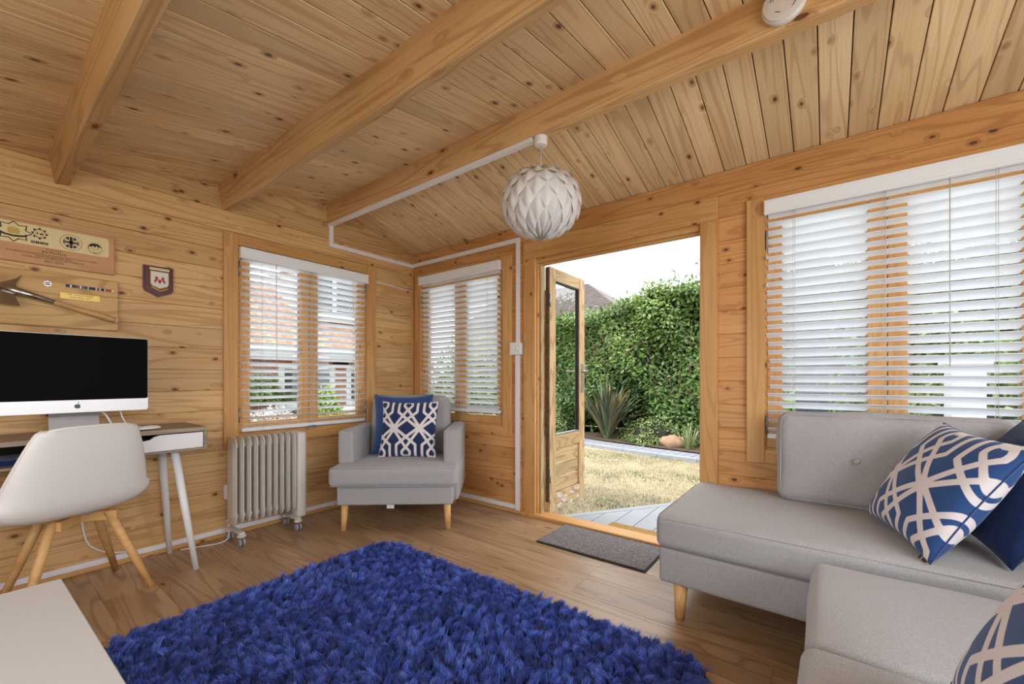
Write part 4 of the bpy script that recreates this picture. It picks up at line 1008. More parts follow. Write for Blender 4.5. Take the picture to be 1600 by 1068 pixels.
# ---------------------------------------------------------------- blue shaggy rug
rg = empty('shaggy_rug', (.98, 1.3, 0), label='deep pile royal blue shaggy rug in the middle of the oak floor', cat='rug')
def rug_mat():
    m = bpy.data.materials.new('blue_shag'); m.use_nodes = True; N, L = m.node_tree.nodes, m.node_tree.links; b = N['Principled BSDF']
    b.inputs['Roughness'].default_value = .42; b.inputs['Specular IOR Level'].default_value = .6; b.inputs['Sheen Weight'].default_value = .3
    a = N.new('ShaderNodeAttribute'); a.attribute_name = 'shade'; r = N.new('ShaderNodeValToRGB')
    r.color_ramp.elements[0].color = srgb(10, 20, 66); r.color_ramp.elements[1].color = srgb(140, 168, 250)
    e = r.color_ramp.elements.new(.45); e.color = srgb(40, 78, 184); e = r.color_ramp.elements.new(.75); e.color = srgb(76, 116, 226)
    L.new(a.outputs['Fac'], r.inputs[0]); L.new(r.outputs[0], b.inputs['Base Color']); return m
SHAG = rug_mat()
RX0, RX1, RY0, RY1 = .30, 1.635, .33, 2.24
bm = bmesh.new(); cpts = rounded_path([(RX0, RY0, 0), (RX1, RY0, 0), (RX1, RY1, 0), (RX0, RY1, 0)], .13, 8)
f_ = bm.faces.new([bm.verts.new((p.x-.98, p.y-1.3, 0)) for p in cpts]); ex_ = bmesh.ops.extrude_face_region(bm, geom=[f_]); bmesh.ops.translate(bm, vec=(0, 0, .012), verts=[v for v in ex_['geom'] if isinstance(v, bmesh.types.BMVert)])
bm_obj('rug_backing', bm, NAVYV, rg)
def shag(n):
    x = RNG.uniform(RX0, RX1, n); y = RNG.uniform(RY0, RY1, n)
    rc = .13; dx = np.maximum(0, np.maximum(RX0+rc-x, x-RX1+rc)); dy = np.maximum(0, np.maximum(RY0+rc-y, y-RY1+rc)); k = np.hypot(dx, dy) < rc
    x, y = x[k], y[k]; n = len(x)
    # tufts: each strand belongs to the nearest of jittered tuft centres and leans with it
    cell = .024; gx, gy = np.floor(x/cell), np.floor(y/cell)
    def h(a, b_, s): v = np.sin(a*127.1+b_*311.7+s*74.7)*43758.5453; return v-np.floor(v)
    best = np.full(n, 9.0); cxx = np.zeros(n); cyy = np.zeros(n); ca = np.zeros(n); cs = np.zeros(n)
    for i in (-1, 0, 1):
        for j in (-1, 0, 1):
            a, b_ = gx+i, gy+j; px = (a+h(a, b_, 1))*cell; py = (b_+h(a, b_, 2))*cell; d = np.hypot(px-x, py-y); m_ = d < best
            best = np.where(m_, d, best); cxx = np.where(m_, px, cxx); cyy = np.where(m_, py, cyy); ca = np.where(m_, h(a, b_, 3), ca); cs = np.where(m_, h(a, b_, 4), cs)
    ang = ca*2*PI+.9*np.sin(x*7)+.9*np.cos(y*6); lean = .012+.022*cs
    gat = .50
    L_ = .030+.022*ca+RNG.uniform(-.006, .008, n)
    tx = x+(cxx-x)*gat+np.cos(ang)*lean+RNG.normal(0, .0065, n); ty = y+(cyy-y)*gat+np.sin(ang)*lean+RNG.normal(0, .0065, n)
    edge = np.minimum(np.minimum(x-RX0, RX1-x), np.minimum(y-RY0, RY1-y)); out = np.clip(1-edge/.05, 0, 1)
    cxr, cyr = (RX0+RX1)/2, (RY0+RY1)/2
    tx += np.where(x > cxr, 1, -1)*(np.minimum(x-RX0, RX1-x) < .05)*.018*out; ty += np.where(y > cyr, 1, -1)*(np.minimum(y-RY0, RY1-y) < .05)*.018*out
    tz = L_*(1-.35*out)
    w = RNG.uniform(.0009, .0018, n); wa = RNG.uniform(0, PI, n); wx, wy = np.cos(wa)*w, np.sin(wa)*w
    mx, my, mz = x*.62+tx*.38, y*.62+ty*.38, tz*.62
    z0 = np.full(n, .008)
    Vv = np.stack([np.stack([x-wx, y-wy, z0], 1), np.stack([x+wx, y+wy, z0], 1), np.stack([mx+wx, my+wy, mz], 1), np.stack([mx-wx, my-wy, mz], 1), np.stack([tx, ty, tz], 1)], 1).reshape(-1, 3)
    Vv[:, 0] -= .98; Vv[:, 1] -= 1.3
    me = bpy.data.meshes.new('pile'); me.vertices.add(n*5); me.vertices.foreach_set('co', Vv.reshape(-1))
    base = np.arange(n)*5; lp = np.stack([base, base+1, base+2, base+3, base+3, base+2, base+4], 1).reshape(-1)
    me.loops.add(n*7); me.loops.foreach_set('vertex_index', lp.astype(np.int32)); me.polygons.add(n*2)
    ls = np.stack([np.arange(n)*7, np.arange(n)*7+4], 1).reshape(-1); me.polygons.foreach_set('loop_start', ls.astype(np.int32))
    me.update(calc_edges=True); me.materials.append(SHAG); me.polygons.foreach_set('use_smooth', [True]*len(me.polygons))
    sh = np.clip(.20+.55*cs**1.3+RNG.normal(0, .17, n), 0, 1); rep = np.repeat(sh, 5).reshape(n, 5); rep = rep*np.array([.1, .1, .75, .75, 1.45]);  # dark pile gaps and bright tip highlights put into the strand colour
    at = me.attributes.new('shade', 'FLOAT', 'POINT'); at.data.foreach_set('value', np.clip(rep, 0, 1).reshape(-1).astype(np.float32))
    return me
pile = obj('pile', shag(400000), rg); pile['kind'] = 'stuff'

# ---------------------------------------------------------------- mats
dm = empty('doormat', (2.43, 1.14, 0), label='dark grey speckled doormat inside the open garden door', cat='doormat')
rel(box('mat_base', (2.225, .785, .0), (2.605, 1.50, .005), RUBBER, None, .002), dm); rel(box('mat_pile', (2.232, .792, .005), (2.598, 1.493, .013), GREYMAT, None, .004, ), dm)
om = empty('coir_mat', (2.99, 1.09, -.10), label='brown coir mat outside on the grey decking, half hidden by the threshold', cat='doormat')
rel(box('mat_base', (2.83, .75, -.10), (3.09, 1.36, -.092), RUBBER, None, .002), om); rel(box('mat_pile', (2.835, .755, -.092), (3.085, 1.355, -.074), COIR, None, .005), om)

# ================================================================ the garden
LAWNC = mat('dry_lawn', srgb(147, 136, 108), .95, noise=(3.0, .22, 8), bump=(60, .6))
ground = obj('lawn', mesh('lawn', [(-30, -30, -.16), (45, -30, -.16), (45, 60, -.16), (-30, 60, -.16)], [(0, 1, 2, 3)], LAWNC)); ground['kind'] = 'structure'
def leaf_mat(name, ramp, rough=.45, trans=.25):
    m = bpy.data.materials.new(name); m.use_nodes = True; N, L = m.node_tree.nodes, m.node_tree.links; b = N['Principled BSDF']; b.inputs['Roughness'].default_value = rough
    a = N.new('ShaderNodeAttribute'); a.attribute_name = 'shade'; r = N.new('ShaderNodeValToRGB'); cr_ = r.color_ramp
    cr_.elements[0].color = ramp[0]; cr_.elements[1].color = ramp[-1]
    for i, c_ in enumerate(ramp[1:-1]): e = cr_.elements.new((i+1)/(len(ramp)-1)); e.color = c_
    L.new(a.outputs['Fac'], r.inputs[0]); L.new(r.outputs[0], b.inputs['Base Color'])
    t = N.new('ShaderNodeBsdfTranslucent'); L.new(r.outputs[0], t.inputs[0]); x = N.new('ShaderNodeMixShader'); x.inputs[0].default_value = trans
    L.new(b.outputs[0], x.inputs[1]); L.new(t.outputs[0], x.inputs[2]); L.new(x.outputs[0], N['Material Output'].inputs['Surface']); return m
def leaves_mesh(name, P, Nn, size, wid, m, shade, droop=.3):
    """folded four-point leaves at points P with outward normals Nn (numpy arrays)"""
    n = len(P); r = RNG.normal(0, 1, (n, 3)); d = Nn*.55+r*.55; d[:, 2] -= droop; d /= np.linalg.norm(d, axis=1)[:, None]
    up = Nn+RNG.normal(0, .35, (n, 3))+np.array([0, 0, .5]); s = np.cross(d, up); s /= np.linalg.norm(s, axis=1)[:, None]+1e-9; nn = np.cross(s, d)
    L_ = (size*RNG.uniform(.6, 1.25, n))[:, None]; W_ = (wid*RNG.uniform(.7, 1.2, n))[:, None]
    a = P; b_ = P+d*L_*.45+s*W_-nn*W_*.25; c = P+d*L_-nn*L_*.18; e = P+d*L_*.45-s*W_-nn*W_*.25; mid = P+d*L_*.5
    Vv = np.stack([a, b_, c, e], 1).reshape(-1, 3)
    me = bpy.data.meshes.new(name); me.vertices.add(n*4); me.vertices.foreach_set('co', Vv.reshape(-1)); base = np.arange(n)*4
    lp = np.stack([base, base+1, base+2, base, base+2, base+3], 1).reshape(-1); me.loops.add(n*6); me.loops.foreach_set('vertex_index', lp.astype(np.int32)); me.polygons.add(n*2)
    me.polygons.foreach_set('loop_start', (np.arange(n*2)*3).astype(np.int32)); me.update(calc_edges=True); me.materials.append(m)
    at = me.attributes.new('shade', 'FLOAT', 'POINT'); at.data.foreach_set('value', np.repeat(np.clip(shade, 0, 1), 4).astype(np.float32)); return me
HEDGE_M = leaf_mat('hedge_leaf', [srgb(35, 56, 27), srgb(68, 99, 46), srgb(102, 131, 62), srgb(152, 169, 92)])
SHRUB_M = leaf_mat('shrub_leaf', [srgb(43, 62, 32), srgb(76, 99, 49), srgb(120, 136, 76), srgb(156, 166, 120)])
LIME_M = leaf_mat('lime_leaf', [srgb(56, 88, 24), srgb(100, 136, 40), srgb(140, 168, 64), srgb(168, 185, 104)])
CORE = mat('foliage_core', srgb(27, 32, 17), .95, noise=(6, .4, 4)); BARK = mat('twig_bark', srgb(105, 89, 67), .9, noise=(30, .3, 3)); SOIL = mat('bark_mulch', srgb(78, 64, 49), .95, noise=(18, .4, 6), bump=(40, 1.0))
def hnoise(a, b_): return .5+.25*np.sin(a*1.7+b_*.9)+.15*np.sin(a*4.1-b_*3.3+1)+.1*np.sin(a*9.7+b_*8.1)
# the tall hedge: line from (8.2, -4.2) to (8.9, 8.5)
hg = empty('garden_hedge', (8.5, 2, -.14), label='tall leafy green hedge filling the view through the garden door', cat='hedge')
hy0, hy1 = -5.0, 6.3
def hedge_top(y): q = np.clip((y-2.8)/1.4, 0, 1); return 2.84-.42*q*q*(3-2*q)+.04*np.sin(y*5.1)+.03*np.sin(y*9.3)
def hedge_x(y, z): return 8.25+.03*(y-2)**2*.2+.16*np.sin(y*2.3+z*1.9)+.13*np.sin(y*5.1-z*4.0)+.28*np.clip(z/2.8, 0, 1)**2-.1*np.sin(z*2.2)
n = 46000; y = RNG.uniform(hy0, hy1, n); zt = hedge_top(y); q = RNG.uniform(0, 1, n); z = -.05+q*(zt+.05); xf = hedge_x(y, z); dep = RNG.exponential(.09, n)-.03
top = RNG.uniform(0, 1, n) < .16; z = np.where(top, zt+RNG.normal(0, .07, n), z); xx = np.where(top, xf+RNG.uniform(0, .9, n), xf+dep)
Pn = np.stack([xx-8.5, y-2, z+.14], 1); Nn = np.where(top[:, None], np.array([[-.3, 0, 1.0]]), np.array([[-1.0, 0, .35]])); Nn = Nn+0*Pn
kk = (q > .12) | (RNG.uniform(0, 1, n) < .5); Pn, Nn, zz, dd = Pn[kk], Nn[kk], z[kk], dep[kk]
shd = .16+.26*hnoise(Pn[:, 1]*2, zz*2)+.34*(zz/2.8)+RNG.normal(0, .13, len(zz))-.5*np.clip(dd, 0, .3)  # light put into the leaf colour: paler towards the top, darker deep inside
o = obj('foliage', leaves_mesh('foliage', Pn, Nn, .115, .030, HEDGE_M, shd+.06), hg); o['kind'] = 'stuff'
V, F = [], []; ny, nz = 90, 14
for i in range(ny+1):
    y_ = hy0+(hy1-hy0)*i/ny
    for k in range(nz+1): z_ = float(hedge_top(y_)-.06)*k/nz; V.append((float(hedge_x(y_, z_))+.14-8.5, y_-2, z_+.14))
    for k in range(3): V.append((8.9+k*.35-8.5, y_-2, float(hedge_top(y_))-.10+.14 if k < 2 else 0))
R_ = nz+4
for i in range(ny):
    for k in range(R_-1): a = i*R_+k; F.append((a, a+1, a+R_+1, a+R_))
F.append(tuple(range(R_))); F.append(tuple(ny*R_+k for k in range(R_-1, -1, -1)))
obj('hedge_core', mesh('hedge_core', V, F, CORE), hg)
V, F = [], []; rt = random.Random(5)
for i in range(230):
    y_ = rt.uniform(-1, 6); z_ = rt.uniform(.1, 1.7); x_ = float(hedge_x(y_, z_))+.05; a = rt.uniform(-.9, .9); L_ = rt.uniform(.3, .9)
    p = [(x_-8.5, y_-2, z_+.14)]
    for k in range(3): a += rt.uniform(-.35, .35); l = L_/3; q_ = p[-1]; p.append((q_[0]-rt.uniform(-.01, .07), q_[1]+math.sin(a)*l, q_[2]+math.cos(a)*l))
    v, f = tube_data(p, [.007, .006, .005, .003], 4); b0 = len(V); V += v; F += [tuple(c+b0 for c in ff) for ff in f]
o = obj('branches', mesh('branches', V, F, BARK), hg); o['kind'] = 'stuff'
# tall shoots above the hedge
V = []; Pq, Nq = [], []
tv, tf = [], []
for (y_, h_) in ((2.05, .75), (2.3, .5), (2.75, .35), (3.4, .25), (2.5, .62), (1.8, .5), (1.3, .6), (.6, .4)):
    x_ = 8.9; z0_ = float(hedge_top(y_))-.1; lean = rt.uniform(-.12, .12); p = [(x_-8.5, y_-2, z0_+.14), (x_-8.5, y_-2+lean*.5, z0_+h_*.5+.14), (x_-8.5, y_-2+lean, z0_+h_+.14)]
    v, f = tube_data(p, [.006, .005, .003], 4); b0 = len(tv); tv += v; tf += [tuple(c+b0 for c in ff) for ff in f]
    for k in range(34): t_ = rt.uniform(.15, 1); Pq.append((x_-8.5+rt.uniform(-.04, .04), y_-2+lean*t_+rt.uniform(-.08, .08), z0_+h_*t_+.14)); Nq.append((rt.uniform(-1, 1), rt.uniform(-1, 1), .5))
obj('shoots', mesh('shoots', tv, tf, BARK), hg)
o = obj('shoot_leaves', leaves_mesh('shoot_leaves', np.array(Pq), np.array(Nq), .09, .022, HEDGE_M, np.full(len(Pq), .45)+RNG.normal(0, .12, len(Pq))), hg); o['kind'] = 'stuff'
# planting bed
bed = obj('planting_bed', mesh('planting_bed', [(7.0, -6, -.135), (8.8, -6, -.10), (8.8, 9, -.10), (8.2, 9, -.135), (7.55, 4.5, -.135), (7.35, 3, -.135), (7.05, 1.4, -.135)], [(0, 1, 2, 3, 4, 5, 6)], SOIL)); bed['kind'] = 'structure'
# curved path of grey pavers, kerb and setts laid one by one
pa = empty('garden_path', (7, 2, -.16), kind='structure'); PAV = mat('grey_paver', srgb(126, 128, 136), .85, noise=(14, .14, 4)); KERB = mat('pale_kerb', srgb(140, 144, 152), .85, noise=(10, .1, 3))
def arc(s):                                             # lawn edge of the path, s runs along Y
    return Vector((6.36+.115*(s-1.5)+.045*(s-1.5)**2*.8, s, 0))
rp_ = random.Random(8); s = -4.5; ks = -4.5
def quad_block(nm, pts, z0, z1, m, root, jit=0):
    bm = bmesh.new(); zt_ = z1+jit; ins = .006
    c = sum((Vector(p) for p in pts), Vector((0, 0)))/4
    lo = [bm.verts.new((p[0]-c.x, p[1]-c.y, z0-z1)) for p in pts]; up = [bm.verts.new((p[0]-c.x, p[1]-c.y, jit-.006)) for p in pts]; tp = [bm.verts.new(((p[0]-c.x)*(1-ins*6), (p[1]-c.y)*(1-ins*10), jit)) for p in pts]
    for i in range(4): j = (i+1) % 4; bm.faces.new((lo[i], lo[j], up[j], up[i])); bm.faces.new((up[i], up[j], tp[j], tp[i]))
    bm.faces.new(tp); o = bm_obj(nm, bm, m, None, (c.x, c.y, z1)); return rel(o, root)
while s < 8.0:
    w = .125; a, b_ = arc(s+.004), arc(s+w-.004); off1, off2 = .10, .52
    quad_block('paver', [(a.x+off1, a.y), (a.x+off2, a.y-.03), (b_.x+off2, b_.y-.03), (b_.x+off1, b_.y)], -.16, -.118, PAV, pa, rp_.uniform(-.002, .002)); s += w
while ks < 8.0:
    w = .60; a, b_ = arc(ks+.004), arc(ks+w-.004); quad_block('kerb_stone', [(a.x, a.y), (a.x+.092, a.y), (b_.x+.092, b_.y), (b_.x, b_.y)], -.16, -.105, KERB, pa); ks += w
# lawn blades near the door
n = 42000; gx = RNG.uniform(2.95, 6.5, n); gy = RNG.uniform(-.5, 4.6, n); k = (gx < 6.36+.1*(gy-1.5)) & ~((gx < 5.1) & (gy < 1.95-(gx-2.8)*.68+.1))
gx, gy = gx[k], gy[k]; n = len(gx); hN = hnoise(gx*2.6, gy*2.6); L_ = RNG.uniform(.012, .034, n)*(.6+.6*hN); an = RNG.uniform(0, 2*PI, n)
le = RNG.uniform(.3, 1.2, n)*L_; w = .0028
Vv = np.stack([np.stack([gx-w*np.sin(an), gy+w*np.cos(an), np.full(n, -.16)], 1), np.stack([gx+w*np.sin(an), gy-w*np.cos(an), np.full(n, -.16)], 1), np.stack([gx+le*np.cos(an), gy+le*np.sin(an), -.16+L_], 1)], 1).reshape(-1, 3)
me = bpy.data.meshes.new('lawn_grass'); me.vertices.add(n*3); me.vertices.foreach_set('co', Vv.reshape(-1)); me.loops.add(n*3); me.loops.foreach_set('vertex_index', np.arange(n*3, dtype=np.int32)); me.polygons.add(n); me.polygons.foreach_set('loop_start', (np.arange(n)*3).astype(np.int32)); me.update(calc_edges=True)
GRASS_M = leaf_mat('grass_blade', [srgb(164, 152, 123), srgb(148, 136, 102), srgb(112, 116, 73), srgb(68, 92, 48)], .7, .2); me.materials.append(GRASS_M)
gs = np.clip((hN-.5)*1.8+.25+RNG.normal(0, .22, n), 0, 1); at = me.attributes.new('shade', 'FLOAT', 'POINT'); at.data.foreach_set('value', np.repeat(gs, 3).astype(np.float32))
go = obj('lawn_grass', me); tag(go, 'short dry straw coloured lawn grass with green patches outside the door', 'grass', kind='stuff')
# decking: boards parallel to X, cut by a diagonal edge trim
dk2 = empty('garden_decking', (3.2, .8, -.16), kind='structure'); DECK = mat('grey_composite_deck', srgb(148, 152, 156), .7, noise=(5, .05, 3), bump=(200, .25))
e0, e1 = Vector((2.74, 2.0, 0)), Vector((5.2, .326, 0)); ed = (e1-e0).normalized(); en = Vector((ed.y, -ed.x, 0))
def side(p): return (p[0]-e0.x)*(-en.x)+(p[1]-e0.y)*(-en.y)      # <=0 inside the deck
y = -1.9+.003
while y < 2.1:
    yb = y+.149; pl_ = [(2.70, y), (7, y), (7, yb), (2.70, yb)]
    pl_ = clip(pl_, lambda p: side(p)+.075)
    if len(pl_) >= 3 and max(p[0] for p in pl_) > 2.74:
        bm = bmesh.new(); cx_ = sum(p[0] for p in pl_)/len(pl_); cy_ = sum(p[1] for p in pl_)/len(pl_)
        f_ = bm.faces.new([bm.verts.new((p[0]-cx_, p[1]-cy_, 0)) for p in pl_]); ex_ = bmesh.ops.extrude_face_region(bm, geom=[f_]); bmesh.ops.translate(bm, vec=(0, 0, -.024), verts=[v for v in ex_['geom'] if isinstance(v, bmesh.types.BMVert)])
        rel(bm_obj('deck_board', bm, DECK, None, (cx_, cy_, -.10)), dk2)
    y += .1555
a, b_ = e0, e1; bm = bmesh.new(); M = Matrix.Translation((a+b_)/2+en*.034+Vector((0, 0, -.112))) @ Matrix.Rotation(math.atan2(ed.y, ed.x), 4, 'Z'); add_box(bm, (0, 0, 0), ((b_-a).length, .066, .026), M=M, bev=.003); rel(bm_obj('edge_trim', bm, DECK), dk2)
bm = bmesh.new(); M = Matrix.Translation((a+b_)/2+en*.004+Vector((0, 0, -.143))) @ Matrix.Rotation(math.atan2(ed.y, ed.x), 4, 'Z'); add_box(bm, (0, 0, 0), ((b_-a).length, .018, .036), M=M); rel(bm_obj('fascia_board', bm, PAV), dk2)
rel(box('deck_joist', (2.75, -1.8, -.155), (2.80, 1.85, -.126), DARKSTUFF), dk2)
# strap-leaved plant: every blade its own leaf
def strap_plant(name, loc, nl, h, w, cols, label, cat, spread=.8, seed=1):
    root = empty(name, loc, 0, label, cat); rr = random.Random(seed)
    for i in range(nl):
        az = rr.uniform(0, 2*PI); le = (rr.random()**.7)*spread; L_ = h*rr.uniform(.55, 1.08); m_ = rr.choice(cols); w_ = w*rr.uniform(.7, 1.2)
        V, F = [], []; ns = 7; x_ = z_ = 0; a = le*.45; bend = rr.uniform(.25, 1.0)*le*1.1; br = rr.uniform(.0, .08); twist = rr.uniform(-.5, .5)
        for k in range(ns+1):
            t_ = k/ns; ww = w_*(.55+1.2*t_-1.75*t_**2.4 if t_ < .999 else .0); ww = max(ww, .0005)
            c_, s_ = math.cos(az), math.sin(az); px, py = -s_*math.cos(twist*t_), c_*math.cos(twist*t_)
            V += [((br+x_)*c_+px*ww, (br+x_)*s_+py*ww, z_), ((br+x_)*c_, (br+x_)*s_, z_-ww*.35), ((br+x_)*c_-px*ww, (br+x_)*s_-py*ww, z_)]
            st = L_/ns; x_ += math.sin(a)*st; z_ += math.cos(a)*st; a += bend/ns*(.4+1.2*t_)
        for k in range(ns): b0 = k*3; F += [(b0, b0+1, b0+4, b0+3), (b0+1, b0+2, b0+5, b0+4)]
        obj('leaf', mesh('leaf', V, F, m_, True), root)
    return root
PH = [mat('flax_green', srgb(78, 92, 67), .5), mat('flax_grey', srgb(107, 115, 94), .5), mat('flax_bronze', srgb(100, 86, 67), .5), mat('flax_dark', srgb(52, 67, 46), .5)]
strap_plant('phormium', (7.72, 3.50, -.13), 170, 1.22, .036, PH[:2]+PH+[PH[0], PH[3]]+[mat('flax_dead', srgb(158, 126, 73), .7)], 'spiky bronze-green phormium clump beside the hedge, seen through the door', 'plant', 1.12, 4)
strap_plant('variegated_sedge', (7.38, 1.86, -.13), 70, .42, .008, [mat('sedge_cream', srgb(164, 166, 128), .6), mat('sedge_green', srgb(104, 126, 68), .6)], 'small cream-striped grass tuft by the right door post at the path', 'plant', 1.3, 9)
def shrub(name, loc, rx, ry, rz_, n, m, label, size=.05, wid=.018, seed=1, base=.4, cat='shrub', core=True):
    root = empty(name, loc, 0, label, cat); rs = np.random.default_rng(seed)
    d = rs.normal(0, 1, (n, 3)); d[:, 2] = np.abs(d[:, 2])*.9-.15; d /= np.linalg.norm(d, axis=1)[:, None]; lump = 1+.16*np.sin(d[:, 0]*5+seed)+.14*np.sin(d[:, 1]*7+2*seed)+.10*np.sin(d[:, 2]*9)
    r_ = lump*rs.uniform(.72, 1.02, n); P = d*np.array([rx, ry, rz_])*r_[:, None]; P[:, 2] = np.maximum(P[:, 2], .01)
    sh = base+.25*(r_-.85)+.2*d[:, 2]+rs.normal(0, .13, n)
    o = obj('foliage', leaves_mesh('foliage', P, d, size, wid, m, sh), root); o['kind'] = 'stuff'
    if core:
        V, F = lathe_data([(.55, .0), (.68, .25), (.6, .55), (.3, .74), (.02, .8)], 14); V = [(v[0]*rx, v[1]*ry, v[2]*rz_) for v in V]; obj('shrub_core', mesh('shrub_core', V, F, CORE), root)  # added dark filler inside the leaves, blocks the view through
    return root
shrub('low_shrub', (7.78, 2.62, -.14), .42, .55, .42, 2600, SHRUB_M, 'low grey-green shrub at the hedge foot, right of the phormium', .05, .016, 1, .5)
shrub('low_shrub', (7.95, 1.7, -.14), .4, .5, .42, 1800, HEDGE_M, 'low dark shrub at the hedge foot behind the sedge tuft', .05, .018, 2, .35)
shrub('garden_shrub', (7.4, 4.95, -.14), .5, .7, 1.1, 4200, SHRUB_M, 'airy pale shrub seen through the pane of the open door', .07, .016, 3, .55)
shrub('garden_shrub', (10.3, 8.6, -.14), 1.2, 1.2, 2.5, 8000, LIME_M, 'tall yellow-green shrub behind the open door leaf', .10, .026, 5, .4)
# shrubs seen between the slats of the windows
shrub('garden_shrub', (7.3, 7.25, -.14), .8, .85, 1.9, 7000, SHRUB_M, 'broad pale shrub seen between the slats of the corner window', .11, .03, 6, .55)
shrub('garden_shrub', (6.1, 5.6, -.14), .5, .55, .9, 2600, HEDGE_M, 'rounded dark green shrub low in the corner window', .09, .024, 7, .35)
shrub('garden_shrub', (4.6, .18, -.14), .30, .32, 1.05, 2200, LIME_M, 'lime green shrub low behind the large window blind', .07, .026, 8, .45)
shrub('garden_shrub', (5.5, -1.05, -.14), .45, .55, 1.45, 3200, SHRUB_M, 'sage green shrub behind the right half of the large window', .08, .024, 9, .45)
shrub('garden_shrub', (4.9, -.42, -.14), .35, .25, .95, 1600, HEDGE_M, 'dark leafed shrub in the middle of the large window', .08, .024, 12, .4)
# slatted blue-grey gate post panel and white garden box behind the big window
gp = empty('garden_screen', (4.2, .10, -.16), label='tall dark blue-grey board screen outside the large window', cat='screen')
GPM = mat('blue_grey_stain', srgb(49, 62, 76), .6)
for k in range(3): rel(box('screen_board', (4.2, -.005+k*.075, -.15), (4.23, .067+k*.075, 2.3), GPM), gp)
wbx = empty('garden_cabinet', (4.6, -.85, -.16), label='white garden storage cabinet outside, right part of the large window', cat='cabinet')
rel(box('body', (4.6, -.94, -.13), (4.9, -.76, 1.15), WHITE, None, .01), wbx); rel(box('lid', (4.57, -.97, 1.15), (4.93, -.73, 1.19), WHITE, None, .01), wbx)
for zz in (.3, .7): rel(box('rail', (4.585, -.92, zz), (4.60, -.78, zz+.05), WHITE, None, .004), wbx)
rk = bmesh.new(); bmesh.ops.create_icosphere(rk, subdivisions=3, radius=1)
for v in rk.verts: f_ = 1+.12*math.sin(v.co.x*5)+.1*math.sin(v.co.y*7+1)+.06*math.sin(v.co.z*11); v.co = Vector((v.co.x*.16*f_, v.co.y*.24*f_, v.co.z*.13*f_))
tag(bm_obj('garden_rock', rk, mat('sandstone', srgb(150, 120, 97), .9, noise=(8, .25, 5)), None, (7.52, 2.16, -.08), smooth=True), 'pinkish sandstone rock between low shrub and sedge tuft', 'rock')

# ---------------------------------------------------------------- neighbour's house beyond the hedge
TILE2 = mat('brown_plain_tile', srgb(97, 86, 83), .85, noise=(3, .18, 4))
nh = empty('distant_house', (20, 12, -.16), label='distant house with brown tiled gable roof above the hedge', cat='house')
BRICK = bpy.data.materials.new('red_brick'); BRICK.use_nodes = True; N, L = BRICK.node_tree.nodes, BRICK.node_tree.links
bt = N.new('ShaderNodeTexBrick'); tc = N.new('ShaderNodeTexCoord'); mp = N.new('ShaderNodeMapping'); mp.inputs['Rotation'].default_value = (PI/2, 0, 0); L.new(tc.outputs['Object'], mp.inputs[0]); L.new(mp.outputs[0], bt.inputs['Vector'])
bt.inputs['Scale'].default_value = 1; bt.inputs['Brick Width'].default_value = .225; bt.inputs['Row Height'].default_value = .075; bt.inputs['Mortar Size'].default_value = .006; bt.inputs['Color1'].default_value = srgb(156, 107, 88); bt.inputs['Color2'].default_value = srgb(132, 83, 67); bt.inputs['Mortar'].default_value = srgb(164, 158, 148)
L.new(bt.outputs['Color'], N['Principled BSDF'].inputs['Base Color']); N['Principled BSDF'].inputs['Roughness'].default_value = .9
# gable end faces the cabin; ridge runs away from the view
def hp(X, Y, Z): return Vector((X, Y, Z))-nh.location
rel(box('wall', (20, 8.3, -.16), (27, 19, 4.3), BRICK, None, 0), nh)
ev0, ev1, rd0, rd1 = Vector((19.6, 7.98, 4.31)), Vector((19.6, 19, 4.31)), Vector((23.2, 11.74, 6.86)), Vector((23.2, 19, 6.86))
ncs = 22
for k in range(ncs):                                    # courses of tiles up the slope, hipped end
    t0_, t1_ = k/ncs, (k+1)/ncs+.004; a0, a1 = ev0.lerp(rd0, t0_), ev1.lerp(rd1, t0_); b0_, b1_ = ev0.lerp(rd0, t1_), ev1.lerp(rd1, t1_); up = Vector((-.03, 0, .045))
    nt_ = max(3, int((a1-a0).length/.55)); V, F = [], []
    for i in range(nt_+1):
        q_ = i/nt_; V += [a0.lerp(a1, q_)+up, b0_.lerp(b1_, q_)+up*.2, a0.lerp(a1, q_)]
    for i in range(nt_): s0 = i*3; F += [(s0, s0+3, s0+4, s0+1), (s0+2, s0+5, s0+3, s0)]
    rel(obj('tile_course', mesh('tile_course', V, F, TILE2)), nh)
V = [ev0, rd0, rd0+Vector((8, 0, 0)), Vector((28, 8.9, 3.9)), Vector((20, 11, 3.9)), ev1, rd1]; rel(obj('hip', mesh('hip', [ev0, rd0, Vector((26.8, 7.98, 4.31))], [(0, 1, 2)], TILE2)), nh)
aer = empty('tv_aerial', (23.2, 12.6, 7.4), label='thin television aerial on a pole against the white sky', cat='aerial')
AM = mat('aerial_metal', srgb(156, 160, 164), .5)
tube('mast', [(0, 0, -.6), (0, 0, 1.2)], .02, AM, aer); tube('boom', [(0, -.1, 1.15), (0, -1.5, 1.25)], .015, AM, aer)
for k in range(7): tube('element', [(-.25, -.2-.2*k, 1.16+.014*k), (.25, -.2-.2*k, 1.16+.014*k)], .008, AM, aer)

